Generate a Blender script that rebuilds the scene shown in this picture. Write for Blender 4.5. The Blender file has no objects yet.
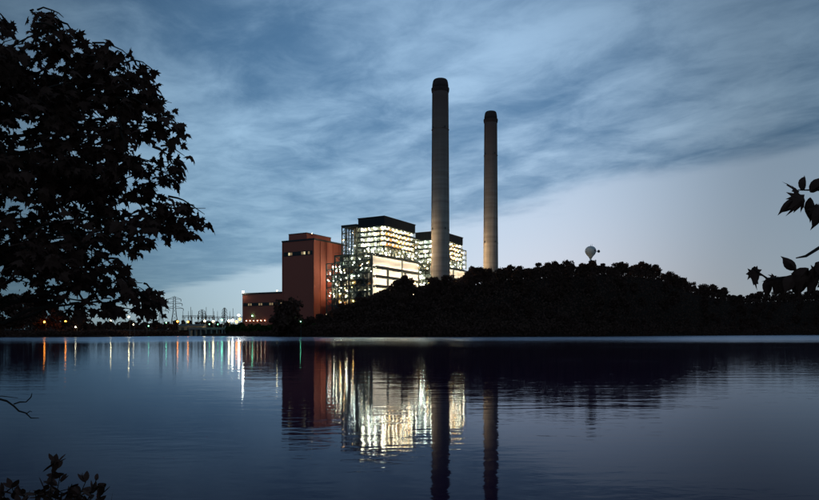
import bpy, math, random
import numpy as np
from mathutils import Vector, Matrix, Euler

SC = bpy.context.scene
COL = SC.collection
R = math.radians
PI = math.pi

# ------------------------------------------------------------------ camera
F, CX, HY, CAMZ = 650.0, 409.5, 333.0, 2.46      # focal length in photo pixels, axis, horizon, eye height
cam = bpy.data.cameras.new('camera')
cam.sensor_width = 36.0
cam.lens = 36.0 * F / 819.0
cam.shift_y = (HY - 250.0) / 819.0               # view camera with rising front: verticals stay vertical
cam.clip_start, cam.clip_end = 0.1, 30000.0
camo = bpy.data.objects.new('camera', cam)
camo.location = (0, 0, CAMZ)
camo.rotation_euler = (R(90), 0, 0)
COL.objects.link(camo)
SC.camera = camo

# ------------------------------------------------------------------ view and sampling
SC.view_settings.view_transform = 'Standard'
SC.view_settings.look = 'None'
SC.view_settings.gamma = 1.0
SC.view_settings.use_curve_mapping = False
SC.view_settings.exposure = 2.6
SC.render.engine = 'CYCLES'
cy = SC.cycles
cy.use_denoising = True
cy.max_bounces = 6
cy.diffuse_bounces = 3
cy.glossy_bounces = 4
cy.sample_clamp_indirect = 6.0
cy.use_light_tree = True
cy.caustics_reflective = False
cy.caustics_refractive = False

# ------------------------------------------------------------------ sky: dusk, with a deck of high cloud whose edge runs off to the right
SUN_AZ, SUN_EL = 14.0, 0.6                        # degrees right of the view axis, above the horizon
W = bpy.data.worlds.new('World')
SC.world = W
W.use_nodes = True
wt = W.node_tree
wt.nodes.clear()


def wn(t, **k):
    n = wt.nodes.new(t)
    for a, b in k.items():
        setattr(n, a, b)
    return n


def wl(a, b):
    wt.links.new(a, b)


def wmath(op, a, b=None, c=None, clamp=False):
    n = wn('ShaderNodeMath', operation=op, use_clamp=clamp)
    for i, v in enumerate((a, b, c)):
        if v is None:
            continue
        if isinstance(v, (int, float)):
            n.inputs[i].default_value = v
        else:
            wl(v, n.inputs[i])
    return n.outputs[0]


def wmap(v, a, b, c=0.0, d=1.0, smooth=True):
    n = wn('ShaderNodeMapRange', interpolation_type='SMOOTHSTEP' if smooth else 'LINEAR')
    wl(v, n.inputs['Value'])
    for k, x in zip(('From Min', 'From Max', 'To Min', 'To Max'), (a, b, c, d)):
        n.inputs[k].default_value = x
    return n.outputs[0]


tc = wn('ShaderNodeTexCoord')
sky = wn('ShaderNodeTexSky', sky_type='NISHITA', sun_disc=False)
sky.sun_elevation = R(SUN_EL)
sky.sun_rotation = R(SUN_AZ)
sky.altitude = 100
sky.air_density = 1.6
sky.dust_density = 2.0
sky.ozone_density = 3.0
sep = wn('ShaderNodeSeparateXYZ')
wl(tc.outputs['Generated'], sep.inputs[0])
# the air is read a little above each direction: the warm dust low on the horizon is veiled, the dusk blue stays
LIFT, ZK = 0.23, 0.80
lift = wn('ShaderNodeCombineXYZ')
wl(sep.outputs[0], lift.inputs[0]); wl(sep.outputs[1], lift.inputs[1])
wl(wmath('MULTIPLY_ADD', wmath('MAXIMUM', sep.outputs[2], 0.0), ZK, LIFT), lift.inputs[2])
nrm_ = wn('ShaderNodeVectorMath', operation='NORMALIZE'); wl(lift.outputs[0], nrm_.inputs[0])
wl(nrm_.outputs[0], sky.inputs['Vector'])
zz = wmath('ADD', wmath('MAXIMUM', sep.outputs[2], 0.0), 0.03)
pu = wmath('DIVIDE', sep.outputs[0], zz)
pv = wmath('DIVIDE', sep.outputs[1], zz)
# cloud plane coordinates turned so that "a" runs across the deck's edge and "b" along it
ca = wmath('ADD', wmath('MULTIPLY', pu, 0.80), wmath('MULTIPLY', pv, 0.60))
cb = wmath('SUBTRACT', wmath('MULTIPLY', pv, 0.80), wmath('MULTIPLY', pu, 0.60))
CSEED = 14.3
cxy = wn('ShaderNodeCombineXYZ')
wl(ca, cxy.inputs[0]); wl(wmath('MULTIPLY', cb, 0.66), cxy.inputs[1]); cxy.inputs[2].default_value = CSEED
n1 = wn('ShaderNodeTexNoise'); n1.inputs['Scale'].default_value = 0.85
n1.inputs['Detail'].default_value = 7; n1.inputs['Roughness'].default_value = 0.56
n1.inputs['Distortion'].default_value = 0.35
wl(cxy.outputs[0], n1.inputs['Vector'])
cxy2 = wn('ShaderNodeCombineXYZ')
wl(wmath('MULTIPLY', ca, 1.0), cxy2.inputs[0]); wl(wmath('MULTIPLY', cb, 0.75), cxy2.inputs[1])
cxy2.inputs[2].default_value = CSEED + 3.7
n2 = wn('ShaderNodeTexNoise'); n2.inputs['Scale'].default_value = 4.0
n2.inputs['Detail'].default_value = 8; n2.inputs['Roughness'].default_value = 0.62
n2.inputs['Distortion'].default_value = 0.45
wl(cxy2.outputs[0], n2.inputs['Vector'])
edge = wmath('ADD', wmath('SUBTRACT', 3.35, ca), wmath('MULTIPLY', wmath('SUBTRACT', n1.outputs[0], 0.5), 1.9))
deck = wmap(edge, -0.15, 0.50)
dens = wmath('ADD', wmath('MULTIPLY', n1.outputs[0], 0.66), wmath('MULTIPLY', n2.outputs[0], 0.34))
# inside the deck: thick (dim) and thin (bright) parts
far_ = wmap(sep.outputs[2], 0.04, 0.32)            # distant cloud merges into an even veil
thick = wmath('MULTIPLY_ADD', wmath('SUBTRACT', wmap(dens, 0.34, 0.66), 0.45), wmath('MULTIPLY_ADD', far_, 0.8, 0.2), wmath('MULTIPLY_ADD', far_, -0.20, 0.65))
# the clear air: the Nishita sky pulled to the cool grey blue of the film
hsv = wn('ShaderNodeHueSaturation'); hsv.inputs['Saturation'].default_value = 0.66
wl(sky.outputs[0], hsv.inputs['Color'])
clear = wn('ShaderNodeMix', data_type='RGBA', blend_type='MULTIPLY'); clear.inputs[0].default_value = 1
wl(hsv.outputs[0], clear.inputs[6]); clear.inputs[7].default_value = (0.86, 1.0, 1.0, 1)
cl_col = wn('ShaderNodeMix', data_type='RGBA'); wl(thick, cl_col.inputs[0])
cl_col.inputs[6].default_value = (0.98, 1.06, 1.08, 1)
cl_col.inputs[7].default_value = (0.26, 0.40, 0.52, 1)
cloud = wn('ShaderNodeMix', data_type='RGBA', blend_type='MULTIPLY'); cloud.inputs[0].default_value = 1
wl(clear.outputs[2], cloud.inputs[6]); wl(cl_col.outputs[2], cloud.inputs[7])
mixs = wn('ShaderNodeMix', data_type='RGBA'); wl(deck, mixs.inputs[0])
wl(clear.outputs[2], mixs.inputs[6]); wl(cloud.outputs[2], mixs.inputs[7])
# twilight arch: the whole sky dims evenly with the angle from where the sun went down
dotn = wn('ShaderNodeVectorMath', operation='DOT_PRODUCT')
wl(tc.outputs['Generated'], dotn.inputs[0])
AZG, ELG = R(-2), R(14)
dotn.inputs[1].default_value = (math.sin(AZG) * math.cos(ELG), math.cos(AZG) * math.cos(ELG), math.sin(ELG))
arch = wmap(dotn.outputs['Value'], 0.86, 1.0, 0.64, 1.32)
dim = wn('ShaderNodeMix', data_type='RGBA', blend_type='MULTIPLY'); dim.inputs[0].default_value = 1
wl(mixs.outputs[2], dim.inputs[6]); wl(arch, dim.inputs[7])
bg = wn('ShaderNodeBackground'); bg.inputs['Strength'].default_value = 0.15
wl(dim.outputs[2], bg.inputs['Color'])
wo = wn('ShaderNodeOutputWorld'); wl(bg.outputs[0], wo.inputs[0])

# ------------------------------------------------------------------ the last of the sun, all but gone behind cloud
sd = bpy.data.lights.new('sun', 'SUN')
sd.energy = 0.02
sd.angle = R(3)
sd.color = (1.0, 0.86, 0.74)
so = bpy.data.objects.new('sun', sd)
so.rotation_euler = (R(90 - SUN_EL), 0, R(180 - SUN_AZ))
so.location = (300, 200, 200)
COL.objects.link(so)

# ================================================================== helpers


def P(px, py, d):
    """The point at distance d along the view axis that the photograph shows at (px, py)."""
    return Vector(((px - CX) / F * d, d, CAMZ + (HY - py) / F * d))


def tag(o, label=None, cat=None, group=None, kind=None):
    if label: o['label'] = label
    if cat: o['category'] = cat
    if group: o['group'] = group
    if kind: o['kind'] = kind
    return o


def obj(name, mesh, parent=None, loc=(0, 0, 0)):
    o = bpy.data.objects.new(name, mesh)
    COL.objects.link(o)
    o.parent = parent
    o.location = loc
    return o


def empty(name, loc=(0, 0, 0), rz=0.0):
    o = bpy.data.objects.new(name, None)
    COL.objects.link(o)
    o.location = loc
    o.rotation_euler = (0, 0, rz)
    o.empty_display_size = 0.5
    return o


def mesh(name, v, f, mat, smooth=False):
    m = bpy.data.meshes.new(name)
    m.from_pydata([tuple(a) for a in v], [], f)
    if mat: m.materials.append(mat)
    if smooth:
        m.polygons.foreach_set('use_smooth', [True] * len(m.polygons))
    m.update()
    return m


def copy_tree(o, parent=None):
    c = o.copy()
    COL.objects.link(c)
    c.parent = parent
    for ch in KIDS.get(o.name, o.children):
        copy_tree(ch, c)
    return c


KIDS = {}
BOXF = [(0, 3, 2, 1), (4, 5, 6, 7), (0, 1, 5, 4), (1, 2, 6, 5), (2, 3, 7, 6), (3, 0, 4, 7)]


class MB:
    """Collects shapes into one mesh."""
    def __init__(s):
        s.v, s.f = [], []

    def add(s, v, f):
        n = len(s.v)
        s.v += [tuple(a) for a in v]
        s.f += [tuple(i + n for i in q) for q in f]
        return s

    def box(s, x0, y0, z0, x1, y1, z1):
        return s.add([(x0, y0, z0), (x1, y0, z0), (x1, y1, z0), (x0, y1, z0),
                      (x0, y0, z1), (x1, y0, z1), (x1, y1, z1), (x0, y1, z1)], BOXF)

    def tube(s, pts, rad, n=6, cap=True):
        pts = [Vector(p) for p in pts]
        base = len(s.v)
        up = Vector((0.31, 0.17, 0.93))
        for i, p in enumerate(pts):
            t = (pts[min(i + 1, len(pts) - 1)] - pts[max(i - 1, 0)])
            t = t.normalized() if t.length > 1e-9 else Vector((0, 0, 1))
            a = t.cross(up)
            a = a.normalized() if a.length > 1e-3 else t.cross(Vector((1, 0, 0))).normalized()
            b = t.cross(a)
            r = rad[i] if isinstance(rad, (list, tuple)) else rad
            for k in range(n):
                c = 2 * PI * k / n
                s.v.append(tuple(p + (a * math.cos(c) + b * math.sin(c)) * r))
        for i in range(len(pts) - 1):
            for k in range(n):
                k2 = (k + 1) % n
                s.f.append((base + i * n + k, base + i * n + k2, base + (i + 1) * n + k2, base + (i + 1) * n + k))
        if cap:
            s.f.append(tuple(base + k for k in range(n))[::-1])
            s.f.append(tuple(base + (len(pts) - 1) * n + k for k in range(n)))
        return s

    def lathe(s, prof, n=32, cx=0, cy_=0):
        base = len(s.v)
        for r, z in prof:
            for k in range(n):
                c = 2 * PI * k / n
                s.v.append((cx + r * math.cos(c), cy_ + r * math.sin(c), z))
        for i in range(len(prof) - 1):
            for k in range(n):
                k2 = (k + 1) % n
                s.f.append((base + i * n + k, base + i * n + k2, base + (i + 1) * n + k2, base + (i + 1) * n + k))
        s.f.append(tuple(base + k for k in range(n))[::-1])
        s.f.append(tuple(base + (len(prof) - 1) * n + k for k in range(n)))
        return s

    def mesh(s, name, mat, smooth=False):
        return mesh(name, s.v, s.f, mat, smooth)

    def build(s, name, mat, parent=None, smooth=False, loc=(0, 0, 0)):
        return obj(name, s.mesh(name, mat, smooth), parent, loc)


# ------------------------------------------------------------------ materials
def material(name, col, rough=0.8, metal=0.0, noise=None, bump=None, spec=0.3):
    """Principled material; noise = (scale, amount, second colour or None, (sx,sy,sz)); bump = (scale, distance)."""
    m = bpy.data.materials.new(name)
    m.use_nodes = True
    nt = m.node_tree
    b = nt.nodes['Principled BSDF']
    b.inputs['Base Color'].default_value = (*col, 1)
    b.inputs['Roughness'].default_value = rough
    b.inputs['Metallic'].default_value = metal
    b.inputs['Specular IOR Level'].default_value = spec
    if noise or bump:
        t = nt.nodes.new('ShaderNodeTexCoord')
    if noise:
        sc, amt, c2, st = noise
        mp = nt.nodes.new('ShaderNodeMapping'); mp.inputs['Scale'].default_value = st
        nt.links.new(t.outputs['Object'], mp.inputs[0])
        n = nt.nodes.new('ShaderNodeTexNoise'); n.inputs['Scale'].default_value = sc
        n.inputs['Detail'].default_value = 6; n.inputs['Roughness'].default_value = 0.65
        nt.links.new(mp.outputs[0], n.inputs['Vector'])
        mr = nt.nodes.new('ShaderNodeMapRange'); mr.inputs['From Min'].default_value = 0.35
        mr.inputs['From Max'].default_value = 0.68; mr.inputs['To Max'].default_value = amt
        nt.links.new(n.outputs[0], mr.inputs['Value'])
        mx = nt.nodes.new('ShaderNodeMix'); mx.data_type = 'RGBA'
        nt.links.new(mr.outputs[0], mx.inputs[0])
        mx.inputs[6].default_value = (*col, 1)
        mx.inputs[7].default_value = (*(c2 or [c * 0.5 for c in col]), 1)
        nt.links.new(mx.outputs[2], b.inputs['Base Color'])
    if bump:
        n = nt.nodes.new('ShaderNodeTexNoise'); n.inputs['Scale'].default_value = bump[0]
        n.inputs['Detail'].default_value = 4
        nt.links.new(t.outputs['Object'], n.inputs['Vector'])
        bp = nt.nodes.new('ShaderNodeBump'); bp.inputs['Distance'].default_value = bump[1]
        nt.links.new(n.outputs[0], bp.inputs['Height'])
        nt.links.new(bp.outputs[0], b.inputs['Normal'])
    return m


def glow(name, col, strength):
    m = bpy.data.materials.new(name)
    m.use_nodes = True
    nt = m.node_tree
    nt.nodes.clear()
    e = nt.nodes.new('ShaderNodeEmission')
    e.inputs[0].default_value = (*col, 1); e.inputs[1].default_value = strength
    o = nt.nodes.new('ShaderNodeOutputMaterial')
    nt.links.new(e.outputs[0], o.inputs[0])
    return m


M = {}
M['brick'] = material('red_brick', (0.56, 0.158, 0.108), 0.9, noise=(0.22, 0.55, (0.43, 0.112, 0.078), (1, 1, 0.35)), bump=(3.0, 0.03))
M['coping'] = material('dark_coping', (0.05, 0.05, 0.055), 0.6)
M['glass_dark'] = material('dark_window_glass', (0.02, 0.025, 0.03), 0.08, spec=0.5)
M['window_lit'] = glow('lit_window', (1.0, 0.86, 0.5), 0.16)
M['window_lit_low'] = glow('dim_lit_window', (0.9, 0.65, 0.36), 0.045)
M['steel'] = material('grey_painted_steel', (0.10, 0.125, 0.125), 0.55, 0.25, noise=(0.4, 0.6, (0.06, 0.065, 0.062), (1, 1, 1)))
M['steel_dark'] = material('dark_steel', (0.045, 0.055, 0.06), 0.55, 0.3, noise=(0.5, 0.5, None, (1, 1, 1)))
M['grating'] = material('floor_grating', (0.06, 0.065, 0.065), 0.7, 0.2)
M['siding_white'] = material('white_siding', (0.66, 0.62, 0.56), 0.6, noise=(0.3, 0.5, (0.50, 0.46, 0.41), (1, 1, 2)))
M['siding_cream'] = material('cream_boiler_casing', (0.34, 0.20, 0.085), 0.6, noise=(0.35, 0.7, (0.28, 0.15, 0.06), (1, 1, 1)))
M['siding_grey'] = material('grey_casing', (0.16, 0.18, 0.18), 0.6, noise=(0.3, 0.7, (0.08, 0.09, 0.09), (1, 1, 1)))
M['siding_black'] = material('dark_roof_siding', (0.035, 0.04, 0.048), 0.6, 0.1, noise=(0.25, 0.6, None, (1, 1, 0.3)))
M['pipe'] = material('lagged_pipe', (0.42, 0.42, 0.40), 0.5, 0.2, noise=(0.6, 0.5, None, (1, 1, 1)))
M['concrete'] = material('weathered_concrete', (0.42, 0.40, 0.37), 0.9, noise=(0.4, 0.6, (0.27, 0.25, 0.23), (1, 1, 0.3)))
M['wood_pole'] = material('pole_metal', (0.12, 0.12, 0.12), 0.6, 0.3)
M['tank'] = material('water_tank_paint', (0.86, 0.87, 0.84), 0.45, noise=(0.3, 0.4, (0.50, 0.51, 0.47), (1, 1, 0.4)))
M['red'] = material('faded_red_paint', (0.42, 0.07, 0.08), 0.6)
M['bark'] = material('bark', (0.045, 0.032, 0.024), 0.95, noise=(4, 0.6, None, (1, 1, 0.2)))
M['leaf'] = material('leaf', (0.11, 0.052, 0.038), 0.75, noise=(0.5, 0.6, (0.055, 0.032, 0.022), (1, 1, 1)), spec=0.05)
M['leaf_far'] = material('wood_foliage', (0.12, 0.060, 0.043), 0.9, noise=(0.25, 0.7, (0.10, 0.052, 0.038), (1, 1, 1)), spec=0.05)
M['shrub'] = material('shrub_foliage', (0.045, 0.075, 0.022), 0.85, noise=(0.4, 0.6, (0.03, 0.045, 0.016), (1, 1, 1)), spec=0.05)
M['soil'] = material('wooded_ground', (0.04, 0.024, 0.018), 0.95, noise=(0.05, 0.6, (0.024, 0.017, 0.012), (1, 1, 1)), bump=(0.5, 0.4), spec=0.05)
M['yard'] = material('gravel_yard', (0.16, 0.145, 0.125), 0.95, noise=(0.2, 0.6, None, (1, 1, 1)))
M['shed'] = material('shed_siding', (0.42, 0.34, 0.24), 0.8, noise=(0.4, 0.4, None, (1, 1, 0.2)))
M['ceramic'] = material('brown_insulator', (0.10, 0.05, 0.03), 0.3)

G = {}
G['plant'] = glow('plant_lamp', (1.0, 0.84, 0.50), 38)
G['plant_white'] = glow('plant_mercury_lamp', (0.90, 1.0, 0.76), 40)
G['plant_orange'] = glow('plant_sodium_lamp', (1.0, 0.52, 0.14), 36)
G['panel'] = glow('siding_lamp', (1.0, 0.83, 0.60), 33)
G['orange'] = glow('sodium_lamp', (1.0, 0.27, 0.03), 3.2)
G['white'] = glow('white_lamp', (1.0, 0.78, 0.38), 8)
G['green'] = glow('mercury_lamp', (0.22, 1.0, 0.52), 3.0)
G['flood'] = glow('flood_lamp', (1.0, 0.93, 0.68), 22)
G['dim'] = glow('dim_lamp', (1.0, 0.82, 0.5), 3)

# chimney concrete: lift rings, soot near the mouth, pale streaks
m = material('chimney_concrete', (0.30, 0.24, 0.205), 0.9)
nt = m.node_tree; b = nt.nodes['Principled BSDF']
t = nt.nodes.new('ShaderNodeTexCoord'); sp = nt.nodes.new('ShaderNodeSeparateXYZ')
nt.links.new(t.outputs['Object'], sp.inputs[0])
mp = nt.nodes.new('ShaderNodeMapping'); mp.inputs['Scale'].default_value = (0.02, 0.02, 0.30)
nt.links.new(t.outputs['Object'], mp.inputs[0])
n = nt.nodes.new('ShaderNodeTexNoise'); n.inputs['Scale'].default_value = 1.0; n.inputs['Detail'].default_value = 5
nt.links.new(mp.outputs[0], n.inputs['Vector'])
mp2 = nt.nodes.new('ShaderNodeMapping'); mp2.inputs['Scale'].default_value = (0.5, 0.5, 0.03)
nt.links.new(t.outputs['Object'], mp2.inputs[0])
n_ = nt.nodes.new('ShaderNodeTexNoise'); n_.inputs['Scale'].default_value = 1.0; n_.inputs['Detail'].default_value = 6
nt.links.new(mp2.outputs[0], n_.inputs['Vector'])
cr = nt.nodes.new('ShaderNodeValToRGB')
cr.color_ramp.elements[0].position = 0.38; cr.color_ramp.elements[0].color = (0.40, 0.315, 0.26, 1)
cr.color_ramp.elements[1].position = 0.62; cr.color_ramp.elements[1].color = (0.60, 0.50, 0.42, 1)
ad = nt.nodes.new('ShaderNodeMath'); ad.operation = 'MULTIPLY_ADD'; ad.inputs[1].default_value = 0.35
nt.links.new(n_.outputs[0], ad.inputs[0])
hl = nt.nodes.new('ShaderNodeMath'); hl.operation = 'MULTIPLY'; hl.inputs[1].default_value = 0.65
nt.links.new(n.outputs[0], hl.inputs[0]); nt.links.new(hl.outputs[0], ad.inputs[2])
nt.links.new(ad.outputs[0], cr.inputs[0])
so_ = nt.nodes.new('ShaderNodeMapRange'); so_.inputs['From Min'].default_value = 75; so_.inputs['From Max'].default_value = 185
nt.links.new(sp.outputs[2], so_.inputs['Value'])
mx = nt.nodes.new('ShaderNodeMix'); mx.data_type = 'RGBA'
nt.links.new(so_.outputs[0], mx.inputs[0]); nt.links.new(cr.outputs[0], mx.inputs[6]); mx.inputs[7].default_value = (0.20, 0.12, 0.10, 1)
nt.links.new(mx.outputs[2], b.inputs['Base Color'])
M['chimney'] = m
M['chimney_top'] = material('sooty_chimney_head', (0.10, 0.06, 0.052), 0.9, noise=(0.3, 0.5, None, (1, 1, 1)))

# water: calm near by, wind-ruffled strip off the far shore
m = bpy.data.materials.new('lake_water'); m.use_nodes = True
nt = m.node_tree; b = nt.nodes['Principled BSDF']
b.inputs['Base Color'].default_value = (0.030, 0.008, 0.034, 1)
b.inputs['IOR'].default_value = 1.075
b.inputs['Specular IOR Level'].default_value = 0.5
t = nt.nodes.new('ShaderNodeTexCoord'); sp = nt.nodes.new('ShaderNodeSeparateXYZ')
nt.links.new(t.outputs['Object'], sp.inputs[0])


def wnode(kind, **k):
    x = nt.nodes.new(kind)
    for a, v in k.items(): setattr(x, a, v)
    return x


def wnoise(scale, detail, stretch, dist=0.0):
    mp = wnode('ShaderNodeMapping'); mp.inputs['Scale'].default_value = stretch
    nt.links.new(t.outputs['Object'], mp.inputs[0])
    x = wnode('ShaderNodeTexNoise'); x.inputs['Scale'].default_value = scale
    x.inputs['Detail'].default_value = detail; x.inputs['Distortion'].default_value = dist
    nt.links.new(mp.outputs[0], x.inputs['Vector'])
    return x.outputs[0]


def wm(op, a, b_=None, c=None):
    x = wnode('ShaderNodeMath', operation=op)
    for i, v in enumerate((a, b_, c)):
        if v is None: continue
        if isinstance(v, (int, float)): x.inputs[i].default_value = v
        else: nt.links.new(v, x.inputs[i])
    return x.outputs[0]


def wr(v, a, b_, c, d):
    x = wnode('ShaderNodeMapRange', interpolation_type='SMOOTHSTEP')
    nt.links.new(v, x.inputs['Value'])
    for k, q in zip(('From Min', 'From Max', 'To Min', 'To Max'), (a, b_, c, d)): x.inputs[k].default_value = q
    return x.outputs[0]


patch = wnoise(0.012, 4, (1.1, 1.0, 1))
dist_n = wm('ADD', sp.outputs[1], wm('MULTIPLY', wm('SUBTRACT', patch, 0.5), 220.0))
ruffle = wr(dist_n, 95, 330, 0.0, 1.0)
puff = wr(wnoise(0.05, 3, (0.35, 1.0, 1)), 0.52, 0.70, 0.0, 1.0)
rough = wm('ADD', wm('MULTIPLY_ADD', ruffle, 0.22, 0.040), wm('MULTIPLY', puff, 0.03))
nt.links.new(rough, b.inputs['Roughness'])
h1 = wnoise(0.55, 3, (0.22, 1.0, 1), 0.25)
h2 = wnoise(2.4, 3, (0.42, 1.0, 1), 0.3)
hh = wm('ADD', wm('MULTIPLY', h1, 0.014), wm('MULTIPLY', h2, 0.0064))
bp = wnode('ShaderNodeBump'); bp.inputs['Strength'].default_value = 1.0; bp.inputs['Distance'].default_value = 1.0
nt.links.new(hh, bp.inputs['Height'])
nt.links.new(bp.outputs[0], b.inputs['Normal'])
# the peat-dark body under a blue-toned mirror: Fresnel picks between them
b.inputs['Specular IOR Level'].default_value = 0.0
gl = wnode('ShaderNodeBsdfGlossy'); gl.inputs['Color'].default_value = (0.74, 0.84, 1.0, 1)
nt.links.new(rough, gl.inputs['Roughness']); nt.links.new(bp.outputs[0], gl.inputs['Normal'])
fr_ = wnode('ShaderNodeFresnel'); fr_.inputs['IOR'].default_value = 1.075
mxs = wnode('ShaderNodeMixShader')
nt.links.new(wm('MULTIPLY', fr_.outputs[0], wm('MULTIPLY_ADD', ruffle, -0.34, 1.0)), mxs.inputs[0])   # wave slopes face the viewer: less mirror at grazing angles
nt.links.new(b.outputs[0], mxs.inputs[1]); nt.links.new(gl.outputs[0], mxs.inputs[2])
nt.links.new(mxs.outputs[0], nt.nodes['Material Output'].inputs[0])
M['water'] = m

# ------------------------------------------------------------------ shared unit meshes
_unit = {}


def unit_box(mat):
    k = ('box', mat.name)
    if k not in _unit:
        _unit[k] = MB().box(-.5, -.5, -.5, .5, .5, .5).mesh('box_' + mat.name, mat)
    return _unit[k]


def unit_cyl(mat, n=10):
    k = ('cyl', mat.name, n)
    if k not in _unit:
        _unit[k] = MB().lathe([(0.5, -0.5), (0.5, 0.5)], n).mesh('round_' + mat.name, mat, False)
    return _unit[k]


def unit_bulb(mat):
    k = ('bulb', mat.name)
    if k not in _unit:
        _unit[k] = MB().lathe([(0.25, -0.45), (0.5, -0.1), (0.45, 0.25), (0.2, 0.45)], 6).mesh('bulb_' + mat.name, mat)
    return _unit[k]


def bar(name, p, q, w, mat, parent, d=None, me=None):
    """A straight member from p to q, w thick."""
    p, q = Vector(p), Vector(q)
    dv = q - p
    o = obj(name, me or unit_box(mat), parent)
    rot = dv.to_track_quat('Z', 'Y')
    if abs(dv.x) < 1e-6 and abs(dv.y) < 1e-6:
        rot = Matrix.Identity(3).to_quaternion()
    o.location = (p + q) / 2
    o.rotation_mode = 'QUATERNION'
    o.rotation_quaternion = rot
    o.scale = (w, d or w, dv.length)
    return o


def block(name, x0, y0, z0, x1, y1, z1, mat, parent):
    o = obj(name, unit_box(mat), parent, ((x0 + x1) / 2, (y0 + y1) / 2, (z0 + z1) / 2))
    o.scale = (abs(x1 - x0), abs(y1 - y0), abs(z1 - z0))
    return o


def bulb(name, p, r, mat, parent):
    o = obj(name, unit_bulb(mat), parent, p)
    o.scale = (2 * r, 2 * r, 2 * r)
    return o


# ================================================================== the land
A_ = [-900, -200, 0, 100, 140, 190, 230, 270, 330, 400, 480, 600, 700, 819, 1000, 1700]
DS = [300, 350, 385, 400, 470, 540, 520, 450, 402, 400, 405, 455, 610, 800, 900, 900]
HA = [250, 300, 330, 350, 365, 385, 406, 418, 430, 447, 470, 485, 520, 560, 600, 640, 660, 680, 700, 730, 745, 819, 1000, 1700]
HT = [322, 316, 309, 301, 293, 285, 279, 283, 279, 277, 271, 268.5, 265.5, 263, 261.5, 264.5, 268, 277, 285, 291, 294, 292, 290, 290]
RA = [200, 330, 385, 440, 485, 560, 620, 700, 819, 1000, 1700]
RD = [470, 440, 452, 464, 500, 530, 560, 715, 900, 1000, 1000]
BA = [200, 440, 500, 600, 819]
BL = [14, 16, 45, 80, 120]
TREE_H = 13.0


def ang(x, y):
    return x / max(y, 1.0) * F + CX


def shore(a): return float(np.interp(a, A_, DS))
def ridge(a): return float(np.interp(a, RA, RD))


def ridge_h(a):
    d = ridge(a)
    return max(2.2, (HY - float(np.interp(a, HA, HT))) / F * d + CAMZ - TREE_H * 0.86)


def sstep(t):
    t = min(1, max(0, t))
    return t * t * (3 - 2 * t)


def ground(x, y):
    a = ang(x, y)
    ds = shore(a) + 3.0 * math.sin(a * 0.11) + 2.0 * math.sin(a * 0.043 + 1)
    if y < ds:
        return max(-4.0, -(ds - y) * 0.12 - 0.25)
    flat = 5.0
    z = 0.25 + 1.6 * sstep((y - ds) / 6.0) + (flat - 1.85) * sstep((y - ds - 8) / 45.0)
    if a > 230:
        dr, hr = ridge(a), ridge_h(a)
        up = sstep((y - ds) / max(dr - ds, 1))
        bl = float(np.interp(a, BA, BL))
        dn = 1 - sstep((y - dr) / bl)
        rest = 0.0 if a < 470 else (hr - flat) * 0.35 * sstep((a - 470) / 120)
        hill = max(0, hr - flat)
        k = sstep((a - 230) / 60)
        if y <= dr:
            z += k * hill * up
        else:
            z += k * (hill * dn + rest * (1 - dn))
    return z


aa = np.concatenate([np.arange(-900, -40, 40), np.arange(-40, 860, 7.0), np.arange(880, 1701, 40)])
dd = np.concatenate([np.arange(290, 960, 6.0), np.arange(970, 1400, 40), np.array([1600, 2000, 3000, 5000, 9000, 16000])])
tv, tf = [], []
for d in dd:
    for a in aa:
        x = (a - CX) / F * d
        tv.append((x, d, ground(x, d) if d < 1500 else 5.0))
na = len(aa)
for i in range(len(dd) - 1):
    for j in range(na - 1):
        q = i * na + j
        tf.append((q, q + 1, q + na + 1, q + na))
terr = obj('hillside_ground', mesh('hillside_ground', tv, tf, M['soil'], True))
tag(terr, kind='structure')
lake = MB()
lake.add([(-4000, -40, 0), (4000, -40, 0), (4000, 1100, 0), (-4000, 1100, 0)], [(0, 1, 2, 3)])
lk = lake.build('lake_water', M['water']); tag(lk, kind='structure')


def bank_z(x, y):
    e = 5.2 + 0.5 * math.sin(x * 0.9) + 0.3 * math.sin(x * 2.3 + 1)
    if x < -2.5: e += min(6, (-2.5 - x) * 0.75)
    if x > 2.5: e += min(2.0, (x - 2.5) * 0.5)
    return 0.86 - 1.6 * sstep((y - e + 1.2) / 2.0) + 0.04 * math.sin(3 * x + 2 * y)


bv, bf = [], []
bx = np.arange(-30, 30.1, 0.6); by = np.arange(-25, 16.1, 0.4)
for y in by:
    for x in bx: bv.append((x, y, bank_z(x, y)))
nb = len(bx)
for i in range(len(by) - 1):
    for j in range(nb - 1):
        q = i * nb + j
        bf.append((q, q + 1, q + nb + 1, q + nb))
tag(obj('near_bank_ground', mesh('near_bank_ground', bv, bf, M['soil'], True)), kind='structure')

# ================================================================== the plant's axes
U = Vector((0.5, 0.8660, 0)); Wv = Vector((-0.8660, 0.5, 0))
RZ = R(60)
GZ = 5.0
C0 = Vector((-19.6, 500.0, 0))


def plant(s, t, z=GZ): return Vector((C0.x, C0.y, 0)) + U * s + Wv * t + Vector((0, 0, z))


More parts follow.
